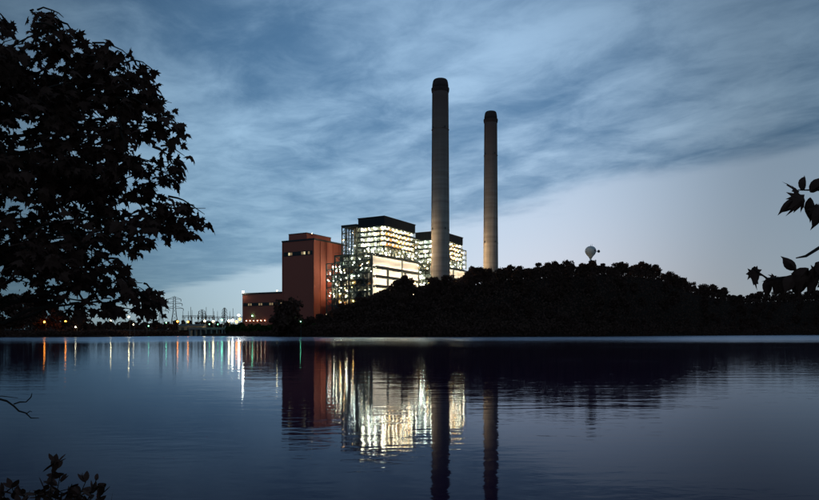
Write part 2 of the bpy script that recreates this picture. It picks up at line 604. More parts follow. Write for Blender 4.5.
# ================================================================== brick building
rng = random.Random(4)
bt = empty('brick_power_building', plant(-20, 52), RZ)
tag(bt, 'tall windowless red brick block with a high strip of windows beside the lit steelwork', 'building')
TH, TW, TD = 71.0, 32.5, 39.0          # height above the yard, width (t), depth (s)
block('wall', 0, 0, -3, TD, TW, TH, M['brick'], bt)
cop = MB()
for (x0, y0, x1, y1) in ((-.35, -.35, TD + .35, .25), (-.35, TW - .25, TD + .35, TW + .35), (-.35, .252, .25, TW - .252), (TD - .25, .252, TD + .35, TW - .252)):
    cop.box(x0, y0, TH - .55, x1, y1, TH + .75)
cop.build('parapet', M['coping'], bt)
ph = block('penthouse', 5, 11.5, TH, 37, 30, TH + 6.2, M['brick'], bt)
c2 = MB().box(4.8, 11.3, TH + 6.2, 37.2, 30.2, TH + 6.75)
c2.build('penthouse_coping', M['coping'], bt)
# shallow piers that divide the faces
for (s, w) in ((7.5, 2.2), (15.5, 1.4), (24, 1.4), (32, 1.4)):
    block('pier', s, -0.45, -3, s + w, 0.01, TH - 1.2, M['brick'], bt)
for t_ in (0.0, 31.3):
    block('pier', -0.30, t_, -3, 0.01, t_ + 1.2, TH - 0.9, M['brick'], bt)
# strip of windows high on the front
band = block('window_band', -0.06, 1.6, TH - 12.1, 0.25, 31.0, TH - 8.7, M['coping'], bt)
nw = 13
for i in range(nw):
    t0 = 1.9 + i * 2.22
    lit = M['window_lit'] if i in (3, 10) else (M['window_lit_low'] if i in (1, 4, 9) else M['glass_dark'])
    wdw = MB()
    for (y0, z0, y1, z1) in ((0, 0, 2.0, .16), (0, 2.34, 2.0, 2.5), (0, .16, .14, 2.34), (1.86, .16, 2.0, 2.34), (.95, .16, 1.05, 2.34)):
        wdw.box(-.22, y0, z0, -.07, y1, z1)
    fr = wdw.build('window', M['steel_dark'], bt, loc=(0, t0, TH - 11.6))
    block('pane', -.12, .14, .16, -.075, 1.86, 2.34, lit, fr)
for (s, t_, z, k, r) in ((16, 15, TH + 7.6, 'white', .35), (0.6, 29.6, 28, 'green', .3)):
    bulb('lamp', (s, t_, z), r, G[k], bt)
    bar('lamp_stem', (s, t_, z - 1.0), (s, t_, z - .2), .14, M['steel_dark'], bt)
# low side block with a steel door bay, between brick and steelwork
sb = empty('brick_side_block', plant(-20 + 16, 52 - 0.02), RZ)
tag(sb, 'lower red brick block with a pale tall door against the tall brick building', 'building')
block('wall', 0, -11, -3, 24, -0.02, 39, M['brick'], sb)
cc = MB()
for (x0, y0, x1, y1) in ((-.3, -11.3, 24.3, -10.7), (-.3, -10.69, .3, -.1), (23.7, -10.69, 24.3, -.1)):
    cc.box(x0, y0, 38.4, x1, y1, 39.8)
cc.build('parapet', M['coping'], sb)
block('door', -.25, -9.0, 8, .05, -5.2, 24, M['siding_white'], sb)
for i in range(5):
    block('door_rib', -.42, -9.0, 10 + i * 3.0, -.25, -5.2, 10.35 + i * 3.0, M['steel'], sb)
for (s, t_, z, k) in ((-1.1, -3.6, 27, 'dim'), (-1.2, -9.8, 32.5, 'orange')):
    bulb('lamp', (s, t_, z), .34, G[k], sb)
    bar('lamp_arm', (s + (1.2 if t_ > -11 else 0), t_ + (0 if t_ > -11 else 1.2), z + .4), (s, t_, z + .4), .14, M['steel_dark'], sb)
# annex
ax = empty('brick_annex', plant(-18, 52 + TW + 0.05), RZ)
tag(ax, 'long low red brick annex with dim strip windows and a floodlight on its roof corner', 'building')
AW, AH = 45.5, 30.3
block('wall', 0, 0, -3, 36, AW, AH, M['brick'], ax)
ca_ = MB()
for (x0, y0, x1, y1) in ((-.3, .02, .3, AW + .3), (.302, AW - .3, 36.3, AW + .3), (35.7, .02, 36.3, AW - .302)):
    ca_.box(x0, y0, AH - .5, x1, y1, AH + .8)
ca_.build('parapet', M['coping'], ax)
block('window_band', -.06, 1.2, AH - 10.4, .25, AW - 1.0, AH - 7.6, M['coping'], ax)
for i in range(18):
    t0 = 1.7 + i * 2.36
    wdw = MB()
    for (y0, z0, y1, z1) in ((0, 0, 2.0, .16), (0, 1.94, 2.0, 2.1), (0, .16, .14, 1.94), (1.86, .16, 2.0, 1.94)):
        wdw.box(-.22, y0, z0, -.07, y1, z1)
    fr = wdw.build('window', M['steel_dark'], ax, loc=(0, t0, AH - 10.05))
    lit = M['window_lit_low'] if (i * 7) % 5 in (0, 3) else M['glass_dark']
    block('pane', -.12, .14, .16, -.075, 1.86, 1.94, lit, fr)
for (s, t_, z, k, r) in ((-.6, AW - 1.2, AH + 1.9, 'flood', .85), (2, 9, AH + 2.0, 'white', .42), (-1.0, 33.5, 11.8, 'green', .5)):
    bulb('lamp', (s, t_, z), r, G[k], ax)
    bar('lamp_bracket', (max(s, -.3), t_, z - 1.6 if z > AH else z), (s, t_, z - .2 if z > AH else z), .16, M['steel_dark'], ax)
for i in range(6):
    t0 = 20 + i * 4.1
    bulb('door_lamp', (-.55, t0, 7.8), .24, G['dim'], ax)
    bar('lamp_arm', (0, t0, 8.15), (-.55, t0, 8.1), .1, M['steel_dark'], ax)

# ================================================================== boiler houses


def frame(root, s0, s1, t0, t1, z0, z1, ns, nt_, nz, w=0.75, bp=0.45, faces='ab', seed=0, floors=True, rails=True, far=True, cw=None):
    """One open steel frame: columns on its faces, beams at each level, braces, floors and rails."""
    r = random.Random(seed)
    S = [s0 + (s1 - s0) * i / ns for i in range(ns + 1)]
    T = [t0 + (t1 - t0) * i / nt_ for i in range(nt_ + 1)]
    Z = [z0 + (z1 - z0) * i / nz for i in range(nz + 1)]
    cols = set()
    for s in S: cols.add((s, t0)); cols.add((s, t1))
    for t_ in T: cols.add((s0, t_)); cols.add((s1, t_))
    for (s, t_) in sorted(cols):
        if not far and t_ == t1 and s != s0 and s != s1: continue
        bar('column', (s, t_, z0), (s, t_, z1), cw or w, M['steel'], root)
    for z in Z[1:]:
        e = w * .5 + .004
        bar('beam', (s0 - e, t0, z), (s1 + e, t0, z), w * 1.02, M['steel'], root, d=w * .82)
        bar('beam', (s0, t0 + e, z), (s0, t1 - e, z), w * 1.02, M['steel'], root, d=w * .82)
        bar('beam', (s1, t0 + e, z), (s1, t1 - e, z), w * 1.02, M['steel'], root, d=w * .82)
        if far:
            bar('beam', (s0 - e, t1, z), (s1 + e, t1, z), w * 1.02, M['steel'], root, d=w * .82)
        if floors and z < z1 - .1:
            block('floor_grating', s0 + .5, t0 + .5, z - .06, s1 - .5, t1 - .5, z + .12, M['grating'], root)
        if rails and z < z1 - .1:
            if 'a' in faces:
                bar('handrail', (s0, t0 - .25, z + 1.35), (s1, t0 - .25, z + 1.35), .16, M['steel'], root)
            if 'b' in faces:
                bar('handrail', (s0 - .25, t0, z + 1.35), (s0 - .25, t1, z + 1.35), .16, M['steel'], root)
    for k in range(nz):
        for i in range(ns):
            if 'a' in faces and r.random() < bp:
                a, b_ = (S[i], S[i + 1]) if r.random() < .5 else (S[i + 1], S[i])
                bar('brace', (a, t0 - .1, Z[k]), (b_, t0 - .1, Z[k + 1]), w * .5, M['steel'], root)
        for i in range(nt_):
            if 'b' in faces and r.random() < bp:
                a, b_ = (T[i], T[i + 1]) if r.random() < .5 else (T[i + 1], T[i])
                bar('brace', (s0 - .1, a, Z[k]), (s0 - .1, b_, Z[k + 1]), w * .5, M['steel'], root)
    return S, T, Z


def lamp(root, p, k, r=.3):
    bulb('lamp', p, r, G[k], root)


def gallery_lamp(root, p, k, r=.3):
    bulb('gallery_lamp', p, r, G[k], root)


def pick(r):
    return r.choices(('plant', 'plant_white', 'plant_orange'), (6, 3, 1.5))[0]


def boiler(seed):
    r = random.Random(seed)
    root = empty('boiler_house', plant(0, 0), RZ)
    # ---- wide lower frame
    Z1 = 57.0
    S, T, Z = frame(root, -17, 52, 0, 34, 0, Z1, 9, 5, 12, .85, .45, faces='b', seed=seed)
    block('casing', -9, 5.5, 0, 50, 32, Z1 - .6, M['siding_grey'], root)
    # white siding in bands on the long face, sheet by sheet, each band washed by hooded lamps above and below it
    for (za, zb) in ((47.9, 55.2), (41.0, 45.9), (33.8, 39.0), (26.4, 31.6)):
        for i in range(18):
            sa = -16.9 + i * 3.83
            if za < 47 and i in (5, 12): continue
            block('siding_sheet', sa, -.95 + (i % 2) * .06, za, sa + 3.80, -.7 + (i % 2) * .06, zb, M['siding_white'], root)
        for i in range(19):
            sa = -16.2 + i * 3.72
            bulb('hooded_lamp', (sa, -3.0, zb + .45), .22, G['panel'], root)
            bulb('hooded_lamp', (sa + 1.8, -3.0, za - .35), .30, G['panel'], root)
            if i % 3 == 0:
                bar('lamp_arm', (sa, -.4, zb + .95), (sa, -3.4, zb + .95), .12, M['steel_dark'], root)
        for z0, z1 in ((zb + .05, zb + 1.05), (za - .95, za - .05)):
            block('lamp_hood', -17.4, -3.7, z0, 52.4, -3.55, z1, M['steel'], root)
        block('lamp_hood', -17.4, -3.54, zb + 1.0, 52.4, -.45, zb + 1.1, M['steel'], root)
        block('catwalk', -17.4, -3.54, za - .97, 52.4, -.45, za - .87, M['grating'], root)
    # stair shaft standing proud at mid length
    block('stair_shaft', 19.6, -4.4, 20, 21.2, -3.72, Z1 - 1, M['siding_grey'], root)
    # lamps, tanks and pipes among the steel of the short face
    frame(root, -13.2, -12, 1.5, 32, 0, Z1 - 1, 1, 9, 19, .42, .5, faces='b', seed=seed + 9, floors=False, rails=False)
    for k in range(1, 12):
        for i in range(15):
            if r.random() < .62:
                lamp(root, (-17 + r.uniform(.2, 4.6), r.uniform(.4, 33.6), Z[k] + r.uniform(.8, 4.2)), r.choice(('plant_white', 'plant_white', 'plant', 'plant_orange')), r.choice((.10, .13, .16, .2, .3)))
        for i in range(3):
            t_ = r.uniform(1, 31)
            h = r.uniform(1.6, 3.6); q = r.uniform(1.2, 3.6)
            block('equipment_cabinet', r.uniform(-15, -12), t_, Z[k] + .12, -10.2, t_ + q, Z[k] + .12 + h, r.choice((M['siding_grey'], M['pipe'], M['steel_dark'], M['siding_cream'])), root)
    for i in range(16):
        t_ = r.uniform(.8, 33); s = r.uniform(-16.2, -10); za = r.uniform(4, 40); zb = min(Z1 - 1, za + r.uniform(6, 26))
        bar('pipe', (s, t_, za), (s, t_, zb), r.uniform(.4, 1.0), M['pipe'], root, me=unit_cyl(M['pipe']))
    for i in range(10):
        z = r.uniform(8, 54); t_ = r.uniform(0, 18); s = r.uniform(-16.5, -11)
        bar('pipe', (s, t_, z), (s, t_ + r.uniform(5, 15), z), r.uniform(.4, .9), M['pipe'], root, me=unit_cyl(M['pipe']))
    # stairs zigzag on the short face
    for k in range(2, 12):
        a, b_ = (9, 14.5) if k % 2 else (14.5, 9)
        bar('stair_flight', (-17.9, a, Z[k - 1] + .1), (-17.9, b_, Z[k] + .1), .95, M['steel_dark'], root, d=.34)
    # ---- open truss storey
    zt = 64.3
    S2, T2, _ = frame(root, 0, 47, 0, 24, Z1 + .9, zt, 9, 4, 1, .8, 1.0, seed=seed + 1, rails=False)
    for i in range(9):
        bar('brace', (S2[i + 1], -.15, Z1 + .6), (S2[i], -.15, zt), .42, M['steel'], root)
    for i in range(4):
        bar('brace', (-.15, T2[i + 1], Z1 + .6), (-.15, T2[i], zt), .42, M['steel'], root)
    block('casing', 8, 7, Z1, 44, 22, zt - .3, M['siding_grey'], root)
    for i in range(44):
        lamp(root, (r.uniform(.6, 46), r.uniform(.8, 4.5), r.uniform(Z1 + 1.6, zt - .6)), pick(r), r.choice((.13, .18, .24, .34)))
    for i in range(18):
        lamp(root, (r.uniform(-1, 5), r.uniform(2, 23), r.uniform(Z1 + 1.8, zt - .8)), pick(r), r.choice((.2, .28)))
    # deck of the lower frame beyond the upper block
    block('deck', -17.2, -.2, Z1 + .44, 52.2, 34.2, Z1 + .62, M['grating'], root)
    bar('handrail', (-17, -.3, Z1 + 1.9), (52, -.3, Z1 + 1.9), .18, M['steel'], root)
    bar('handrail', (-17.2, 0, Z1 + 1.9), (-17.2, 34, Z1 + 1.9), .18, M['steel'], root)
    # ---- lit upper block: four galleries round the boiler casing
    zr = 80.2
    S3, T3, Z3 = frame(root, 0, 47, 0, 24, zt, zr, 8, 4, 4, .8, .10, seed=seed + 2, cw=.5)
    for k in range(4):
        z0, z1 = Z3[k], Z3[k + 1]
        for i in range(8):
            block('casing_panel', S3[i] + .5, 3.0, z0 + .2, S3[i + 1] - .45, 3.4, z1 - .5, M['siding_cream'], root)
            gallery_lamp(root, ((S3[i] + S3[i + 1]) / 2 + r.uniform(-1, 1), 1.0, z1 - 1.25), r.choice(('plant_orange', 'plant', 'plant')), .34)
            if r.random() < .7:
                gallery_lamp(root, (S3[i] + r.uniform(.8, 1.6), 1.2, z0 + r.uniform(1.2, 2.4)), pick(r), .24)
            if r.random() < .5:
                q = S3[i] + r.uniform(.8, 3.2)
                block('equipment_cabinet', q, .9, z0 + .12, q + r.uniform(.8, 1.8), 2.4, z0 + r.uniform(1.2, 2.5), M['siding_grey'], root)
        for i in range(4):
            block('casing_panel', 3.0, T3[i] + .5, z0 + .2, 3.4, T3[i + 1] - .45, z1 - .5, M['siding_grey'] if (i + k) % 3 else M['siding_white'], root)
            gallery_lamp(root, (1.0, (T3[i] + T3[i + 1]) / 2 + r.uniform(-1, 1), z1 - 1.25), 'plant_white' if r.random() < .6 else 'plant', .38)
            gallery_lamp(root, (.9, T3[i] + r.uniform(.8, 2), z0 + r.uniform(1.2, 2.4)), pick(r), .25)
    block('casing', 3.5, 3.5, zt, 46, 23.5, zr, M['siding_grey'], root)
    for z in Z3[:-1]:
        block('deck_edge', -.55, -.62, z - .55, 47.5, -.5, z + .62, M['steel_dark'], root)
        block('deck_edge', -.62, -.49, z - .55, -.5, 24.4, z + .62, M['steel_dark'], root)
    # ---- dark roof house
    roof = block('roof_house', -.7, -.7, zr + .45, 47.5, 23.6, 87.0, M['siding_black'], root)
    for i in range(1, 16):
        block('roof_seam', -.7 + i * 3.0, -.86, zr + .5, -.7 + i * 3.0 + .25, -.7, 86.9, M['steel_dark'], root)
    for i in range(1, 8):
        block('roof_seam', -.86, -.7 + i * 3.0, zr + .5, -.7, -.7 + i * 3.0 + .25, 86.9, M['steel_dark'], root)
    block('roof_edge', -1.1, -1.1, 87.0, 47.9, 24.0, 87.6, M['coping'], root)
    # ---- lattice lift tower on the left and a lower rack beyond it
    frame(root, -1, 13, 25, 39, Z1 + 1, 81.6, 3, 3, 5, .7, .75, seed=seed + 3, floors=False)
    block('lift_head', -1.6, 24.6, 81.9, 13.5, 39.4, 83.2, M['steel_dark'], root)
    block('lift_shaft', 5, 28, Z1, 9, 32, 81, M['siding_grey'], root)
    for i in range(9):
        lamp(root, (r.uniform(-.5, 2), r.uniform(25.5, 38.5), r.uniform(Z1 + 2, 79)), 'plant_orange' if i < 4 else 'plant_white', .2)
    frame(root, -12, 30, 34.9, 46, 0, 52, 4, 2, 11, .75, .6, seed=seed + 4, far=False)
    block('casing', -6, 37, 0, 28, 45, 44, M['siding_grey'], root)
    for i in range(26):
        lamp(root, (r.uniform(-12, -8), r.uniform(35.5, 45.5), r.uniform(26, 51)), 'plant_white' if r.random() < .6 else 'plant', r.choice((.18, .24, .3)))
    # ---- stepped frame at the far end
    frame(root, 47.9, 56, 0, 12, Z1 + 1, 76, 1, 2, 4, .7, .5, seed=seed + 5)
    for k in range(4):
        for i in range(2):
            lamp(root, (48.6 + i * 3.6 + r.random(), r.uniform(.6, 2), Z1 + 3.2 + k * 4.5), pick(r), .32)
    block('casing_panel', 48.6, 4, Z1 + 1, 55.5, 4.4, 74, M['siding_white'], root)
    frame(root, 56.6, 66, 1, 11, 0, 49, 2, 2, 9, .65, .55, seed=seed + 7)
    for i in range(26):
        lamp(root, (r.uniform(57, 65.5), r.uniform(.2, 2.0), r.uniform(24, 49)), pick(r), r.choice((.16, .22, .3)))
    # sloping flue duct running down towards the chimney
    dmb = MB()
    dmb.add([(53.0, 2, 50), (53.0, 9, 50), (53.0, 9, 58), (53.0, 2, 58), (60, 2, 43), (60, 9, 43), (60, 9, 50), (60, 2, 50)],
            [(0, 1, 2, 3), (4, 7, 6, 5), (0, 4, 5, 1), (1, 5, 6, 2), (2, 6, 7, 3), (3, 7, 4, 0)])
    dmb.build('flue_duct', M['siding_grey'], root)
    return root


b1 = boiler(11)
tag(b1, 'floodlit open steel boiler house with dark flat roof, directly beside the brick building', 'power station', 'boiler houses of the power station')
b2 = boiler(57)
b2.location = plant(86, -3)
tag(b2, 'floodlit open steel boiler house partly hidden behind the taller chimney', 'power station', 'boiler houses of the power station')

# ================================================================== chimneys


def chimney(x, y, base, top, rb, rt, label):
    root = empty('chimney_stack', (x, y, base))
    H = top - base
    prof = [(rb + (rt - rb) * (i / 24.0) ** .9, H * .965 * i / 24.0) for i in range(25)]
    MB().lathe(prof, 40).build('shaft', M['chimney'], root, True)
    zc = H * .965
    MB().lathe([(rt + .02, zc - 3.4), (rt + .35, zc - 3.0), (rt + .65, zc - 1.2), (rt + .65, zc), (rt + .1, zc + .02)], 40).build('collar', M['chimney_top'], root)
    MB().lathe([(rt - .05, zc + .03), (rt - .05, zc + 2.2), (rt - .3, zc + 4.2), (rt - .75, H - .9), (rt - 1.3, H - .15), (rt - 1.7, H), (rt - 1.9, H - 1.5)], 40).build('cap', M['chimney_top'], root, True)
    for f in (.40, .80):
        r_ = rb + (rt - rb) * f ** .9
        pl = MB().lathe([(r_ + .02, H * f), (r_ + .28, H * f), (r_ + .28, H * f + .25), (r_ + .02, H * f + .3)], 40).build('platform', M['chimney'], root)
        for a in range(30, 360, 90):
            MB().box(-.35, -.5, 0, .35, .5, 1.6).build('beacon', M['coping'], pl, loc=((r_ + .1) * math.cos(R(a)), (r_ + .1) * math.sin(R(a)), H * f + .2))
    ld = MB()
    a = R(200)
    for sgn in (-1, 1):
        ld.tube([((rb + .3) * math.cos(a) - sgn * .3 * math.sin(a), (rb + .3) * math.sin(a) + sgn * .3 * math.cos(a), 0),
                 ((rt + .3) * math.cos(a) - sgn * .3 * math.sin(a), (rt + .3) * math.sin(a) + sgn * .3 * math.cos(a), zc - 4)], .08, 4)
    ld.build('ladder', M['steel_dark'], root)
    tag(root, label, 'chimney', 'chimneys of the power station')
    return root


d1, d2 = 520.0, 595.0
p1 = P(440.3, 80, d1); p2 = P(490.7, 112, d2)
chimney(p1.x, d1, GZ - 1, p1.z, 7.9, 6.55, 'taller dark-topped concrete chimney standing in front of the lit steelwork')
chimney(p2.x, d2, GZ - 1, p2.z, 7.2, 5.9, 'shorter-looking concrete chimney standing clear of the steelwork with a warmly lit base')

# floodlights in the yard that wash the chimney feet
for (x, y, k, lab) in ((p2.x - 17, d2 - 3, 'plant_orange', 'warm floodlight mast at the foot of the chimney clear of the steelwork'),
                       (p1.x - 15, d1 + 2, 'plant', 'yellow floodlight mast at the foot of the chimney before the steelwork')):
    g = ground(x, y)
    fl = empty('floodlight_mast', (x, y, g))
    MB().lathe([(.3, -.3), (.14, 22)], 8).build('pole', M['wood_pole'], fl)
    MB().box(-1.2, -.25, 22, 1.2, .25, 22.4).build('crossarm', M['wood_pole'], fl)
    for q in (-.9, .9):
        bulb('lamp', (q, 0, 22.9), 1.1, G[k], fl)
    tag(fl, lab, 'floodlight', 'floodlights at the chimney feet')

# ================================================================== water tower on the hill
wd = 700.0
wc = P(590.6, 251.6, wd)
wtw = empty('water_tower', (wc.x, wd, ground(wc.x, wd)))
hz = wc.z - ground(wc.x, wd)
MB().lathe([(1.1, hz - 7.6), (2.3, hz - 5.6), (4.6, hz - 3.0), (5.8, hz - .6), (6.0, hz + .8), (5.5, hz + 2.8), (4.2, hz + 4.6), (2.4, hz + 5.6), (.6, hz + 6.0)], 28).build('tank', M['tank'], wtw, True)
MB().lathe([(2.6, -2), (1.5, 3), (1.0, 8), (1.0, hz - 7.5)], 20).build('stem', M['tank'], wtw, True)
MB().lathe([(.16, hz + 5.9), (.16, hz + 7.6)], 6).build('vent', M['steel_dark'], wtw)
MB().lathe([(.12, hz + 5.6), (.12, hz + 8.4)], 6, 1.6, 0).build('antenna', M['steel_dark'], wtw)
bar('bracket', (5.6, -.5, hz + .2), (7.6, -.8, hz + .2), .5, M['steel_dark'], wtw)
o = MB().lathe([(1.0, -.8), (1.55, -.4), (1.6, .4), (1.1, .8)], 14).build('dish', M['coping'], wtw, loc=(8.4, -.9, hz + .2))
o.rotation_euler = (R(80), 0, R(20))
o = MB().box(-.8, -.1, -.7, .8, .1, .7).build('emblem', M['red'], wtw, loc=(3.2, -5.1, hz + .9))
o.rotation_euler = (0, 0, R(32))
tag(wtw, 'small white bulb-shaped water tower rising above the trees on the hill', 'water tower')

# ================================================================== pylons and switchyard


def pylon(px, d, top_py, label, hw=4.2, ak=1.0):
    base = P(px, 330, d); g = ground(base.x, d)
    H = P(px, top_py, d).z - g
    root = empty('transmission_pylon', (base.x, d, g), R(random.Random(int(px)).uniform(-25, 25)))
    prof = [(0, hw), (.45, hw * .42), (.62, hw * .30), (1.0, hw * .20)]

    def half(f): return float(np.interp(f, [a for a, _ in prof], [b_ for _, b_ in prof]))
    cs = ((1, 1), (-1, 1), (-1, -1), (1, -1))
    lv = [0, .16, .30, .42, .52, .62, .71, .80, .90, .97]
    for c in cs:
        for a, b_ in ((0, .45), (.45, .62), (.62, .98)):
            bar('leg', (c[0] * half(a), c[1] * half(a), a * H - (.5 if a == 0 else 0)), (c[0] * half(b_), c[1] * half(b_), b_ * H), .28, M['steel_dark'], root)
    for a, b_ in zip(lv[:-1], lv[1:]):
        for i in range(4):
            c, e = cs[i], cs[(i + 1) % 4]
            ha, hb = half(a), half(b_)
            bar('brace', (c[0] * ha, c[1] * ha, a * H), (e[0] * hb, e[1] * hb, b_ * H), .12, M['steel_dark'], root)
            bar('brace', (e[0] * ha, e[1] * ha, a * H), (c[0] * hb, c[1] * hb, b_ * H), .12, M['steel_dark'], root)
    for f, L in ((.64, 8.2), (.78, 7.2), (.91, 6.0)):
        h = half(f); L *= ak
        for sx in (-1, 1):
            arm = MB()
            tip = Vector((sx * L, 0, f * H))
            for sy in (-1, 1):
                arm.tube([(sx * h, sy * h, f * H), tip], .18, 4)
                arm.tube([(sx * h, sy * h, f * H + 2.2), tip], .14, 4)
            arm.build('cross_arm', M['steel_dark'], root)
            MB().lathe([(.12, f * H - 2.4), (.3, f * H - 2.0), (.3, f * H - .4), (.12, f * H)], 6, sx * L, 0).build('insulator', M['ceramic'], root)
    MB().tube([(0, 0, .96 * H), (0, 0, H)], .3, 4).build('peak', M['steel_dark'], root)
    tag(root, label, 'pylon', 'transmission pylons behind the switchyard')


pylon(174.5, 640, 296, 'largest lattice transmission pylon, next to the foreground tree\'s lowest leaves')
pylon(161, 720, 300, 'slimmer lattice transmission pylon standing behind the largest one', 3.6)
pylon(202, 690, 309.5, 'short lattice transmission pylon rising out of the switchyard gantries', 2.2, .55)
pylon(224.5, 760, 307.5, 'distant lattice transmission pylon between switchyard gantries and brick annex', 2.2, .5)
# switchyard gantries
for (x0, x1, d, py, lab) in ((183, 214, 610, 316, 'long steel switchyard gantry beside the largest pylon'),
                             (203, 243, 640, 317, 'steel switchyard gantry beside the brick annex')):
    a, c = P(x0, py, d), P(x1, py, d)
    gz = ground((a.x + c.x) / 2, d)
    root = empty('switchyard_gantry', ((a.x + c.x) / 2, d, gz))
    Wd = c.x - a.x; H = a.z - gz
    nP = 5
    for i in range(nP):
        x = -Wd / 2 + Wd * i / (nP - 1)
        for sx in (-.7, .7):
            bar('post', (x + sx * 1.6, 0, -.3), (x + sx * .4, 0, H + .4), .34, M['steel_dark'], root)
        bar('spire', (x, 0, H), (x, 0, H + (8.5 if i % 2 else 4.5)), .3, M['steel_dark'], root)
    for z in (H - .9, H + .3):
        bar('girder', (-Wd / 2 - 1, 0, z), (Wd / 2 + 1, 0, z), .34, M['steel_dark'], root)
    nb_ = 16
    for i in range(nb_):
        xa = -Wd / 2 + Wd * i / nb_; xb = -Wd / 2 + Wd * (i + 1) / nb_
        za, zb = (H - .9, H + .3) if i % 2 else (H + .3, H - .9)
        bar('lattice_bar', (xa, .1, za), (xb, .1, zb), .2, M['steel_dark'], root)
    for i in range(9):
        x = -Wd / 2 + Wd * (i + .5) / 9
        MB().lathe([(.1, H - 3.2), (.32, H - 2.8), (.32, H - 1.4), (.1, H - .9)], 6, x, 0).build('insulator', M['ceramic'], root)
    tag(root, lab, 'gantry', 'switchyard gantries')
# lightning masts
for (px, py, d, lab) in ((188.5, 311, 600, 'thin lightning mast at the outer end of the switchyard'),
                         (192, 310, 625, 'thin lightning mast just inside the outer end of the switchyard'),
                         (205, 312, 605, 'thin lightning mast amid the switchyard behind the intake bridge'),
                         (217.5, 311, 615, 'thin lightning mast in the switchyard between two pylons'),
                         (230, 311, 600, 'thin lightning mast at the switchyard end next to the brick annex')):
    p = P(px, py, d); g = ground(p.x, d)
    root = empty('lightning_mast', (p.x, d, g))
    MB().lathe([(.42, -.3), (.34, (p.z - g) * .5), (.14, p.z - g)], 8).build('pole', M['steel_dark'], root)
    MB().box(-.8, -.8, -.3, .8, .8, .35).build('footing', M['concrete'], root)
    tag(root, lab, 'mast', 'lightning masts of the switchyard')

# ================================================================== lamps along the far shore


def street_lamp(px, py, d, k, r, label, cat='street lamp'):
    p = P(px, py, d); g = ground(p.x, d)
    root = empty('street_lamp', (p.x, d, g))
    H = p.z - g
    MB().lathe([(.22, -.3), (.16, H * .5), (.11, H + .55)], 8).build('pole', M['wood_pole'], root)
    MB().tube([(0, 0, H + .5), (.0, -.8, H + .85), (0, -1.6, H + .8)], .08, 5).build('arm', M['wood_pole'], root)
    MB().box(-.35, -2.2, H + .62, .35, -1.4, H + .85).build('lamp_hood', M['wood_pole'], root)
    bulb('lamp', (0, -1.8, H), r, G[k], root)
    tag(root, label, cat, 'lamps along the far shore')


LMP = [(46, 322, 412, 'orange', .62, 'orange street lamp among the shore trees under the foreground tree, the outer of two'),
       (67, 321.5, 416, 'orange', .60, 'orange street lamp among the shore trees, the inner of two'),
       (77, 327, 408, 'dim', .42, 'small dim yellow lamp low on the bank beside the orange street lamps'),
       (112, 320.6, 440, 'white', .34, 'small white lamp over the low shore trees, beneath the foreground leaves'),
       (130, 317, 450, 'white', .46, 'white lamp on a tall pole above the low shore trees'),
       (134.5, 324.5, 445, 'dim', .36, 'faint yellow lamp low beside the tall white-lamp pole'),
       (149.5, 326, 500, 'green', .34, 'small pale green lamp on the bare bank before the pylons'),
       (167, 322.6, 545, 'green', .46, 'pale green lamp at the foot of the pylons'),
       (178.3, 321.5, 560, 'orange', .80, 'bright orange lamp at the outer end of the lit shed'),
       (188.6, 321.8, 560, 'orange', .80, 'bright orange lamp at the inner end of the lit shed'),
       (205.3, 321, 570, 'white', .75, 'yellow-white yard lamp at the outer end of the intake bridge'),
       (213.8, 321.3, 570, 'white', .80, 'yellow-white yard lamp above the middle of the intake bridge'),
       (222.5, 320, 575, 'green', .85, 'greenish white yard lamp above the inner half of the intake bridge'),
       (229.5, 321, 560, 'white', .85, 'bright white floodlight at the start of the cluster by the annex'),
       (233, 320.5, 585, 'flood', 1.05, 'brightest floodlight in the cluster by the annex'),
       (237, 321.8, 590, 'orange', 1.1, 'orange lamp in the floodlight cluster by the annex'),
       (239.3, 315.3, 590, 'flood', .95, 'high floodlight beside the edge of the brick annex'),
       (240.3, 319.2, 595, 'orange', 1.1, 'lower orange lamp beside the edge of the brick annex')]
for a in LMP: street_lamp(*a)
for (px, py, d, k, r, lab) in ((210, 324.2, 535, 'green', .34, 'low green marker lamp behind the intake bridge parapet'),
                               (218.5, 324.4, 535, 'green', .30, 'low green marker lamp over the middle of the intake bridge'),
                               (283.5, 310.5, 440, 'green', .36, 'green-white lamp shining through the round tree before the brick building'),
                               (301, 321.5, 425, 'green', .26, 'small bluish lamp in the bushes below the brick building'),
                               (327, 314.5, 432, 'dim', .30, 'small yellow lamp in the trees below the side block')):
    street_lamp(px, py, d, k, r, lab)

# ---- intake bridge
d = 538.0
a, c = P(190, 328.6, d), P(229, 328.6, d)
ib = empty('intake_bridge', ((a.x + c.x) / 2, d, 0)); tag(ib, 'low pale concrete intake bridge on piers at the water\'s edge before the switchyard', 'bridge')
Wd = c.x - a.x
block('deck', -Wd / 2, -2.5, 5.3, Wd / 2, 4, 6.1, M['concrete'], ib)
block('parapet', -Wd / 2, -2.75, 6.1, Wd / 2, -2.45, 6.95, M['concrete'], ib)
for i in range(8):
    x = -Wd / 2 + .6 + (Wd - 1.2) * i / 7
    block('pier', x - .5, -2.2, -3.5, x + .5, 3.6, 5.3, M['concrete'], ib)
for i in range(7):
    x = -Wd / 2 + 2.6 + (Wd - 4.4) * i / 7
    block('trash_rack', x - .2, -1.4, -3, x + 1.9, -1.2, 5.2, M['steel_dark'], ib)
block('gauge_post', Wd * .42, -3.3, -3, Wd * .42 + .7, -2.76, 8.2, M['siding_white'], ib)
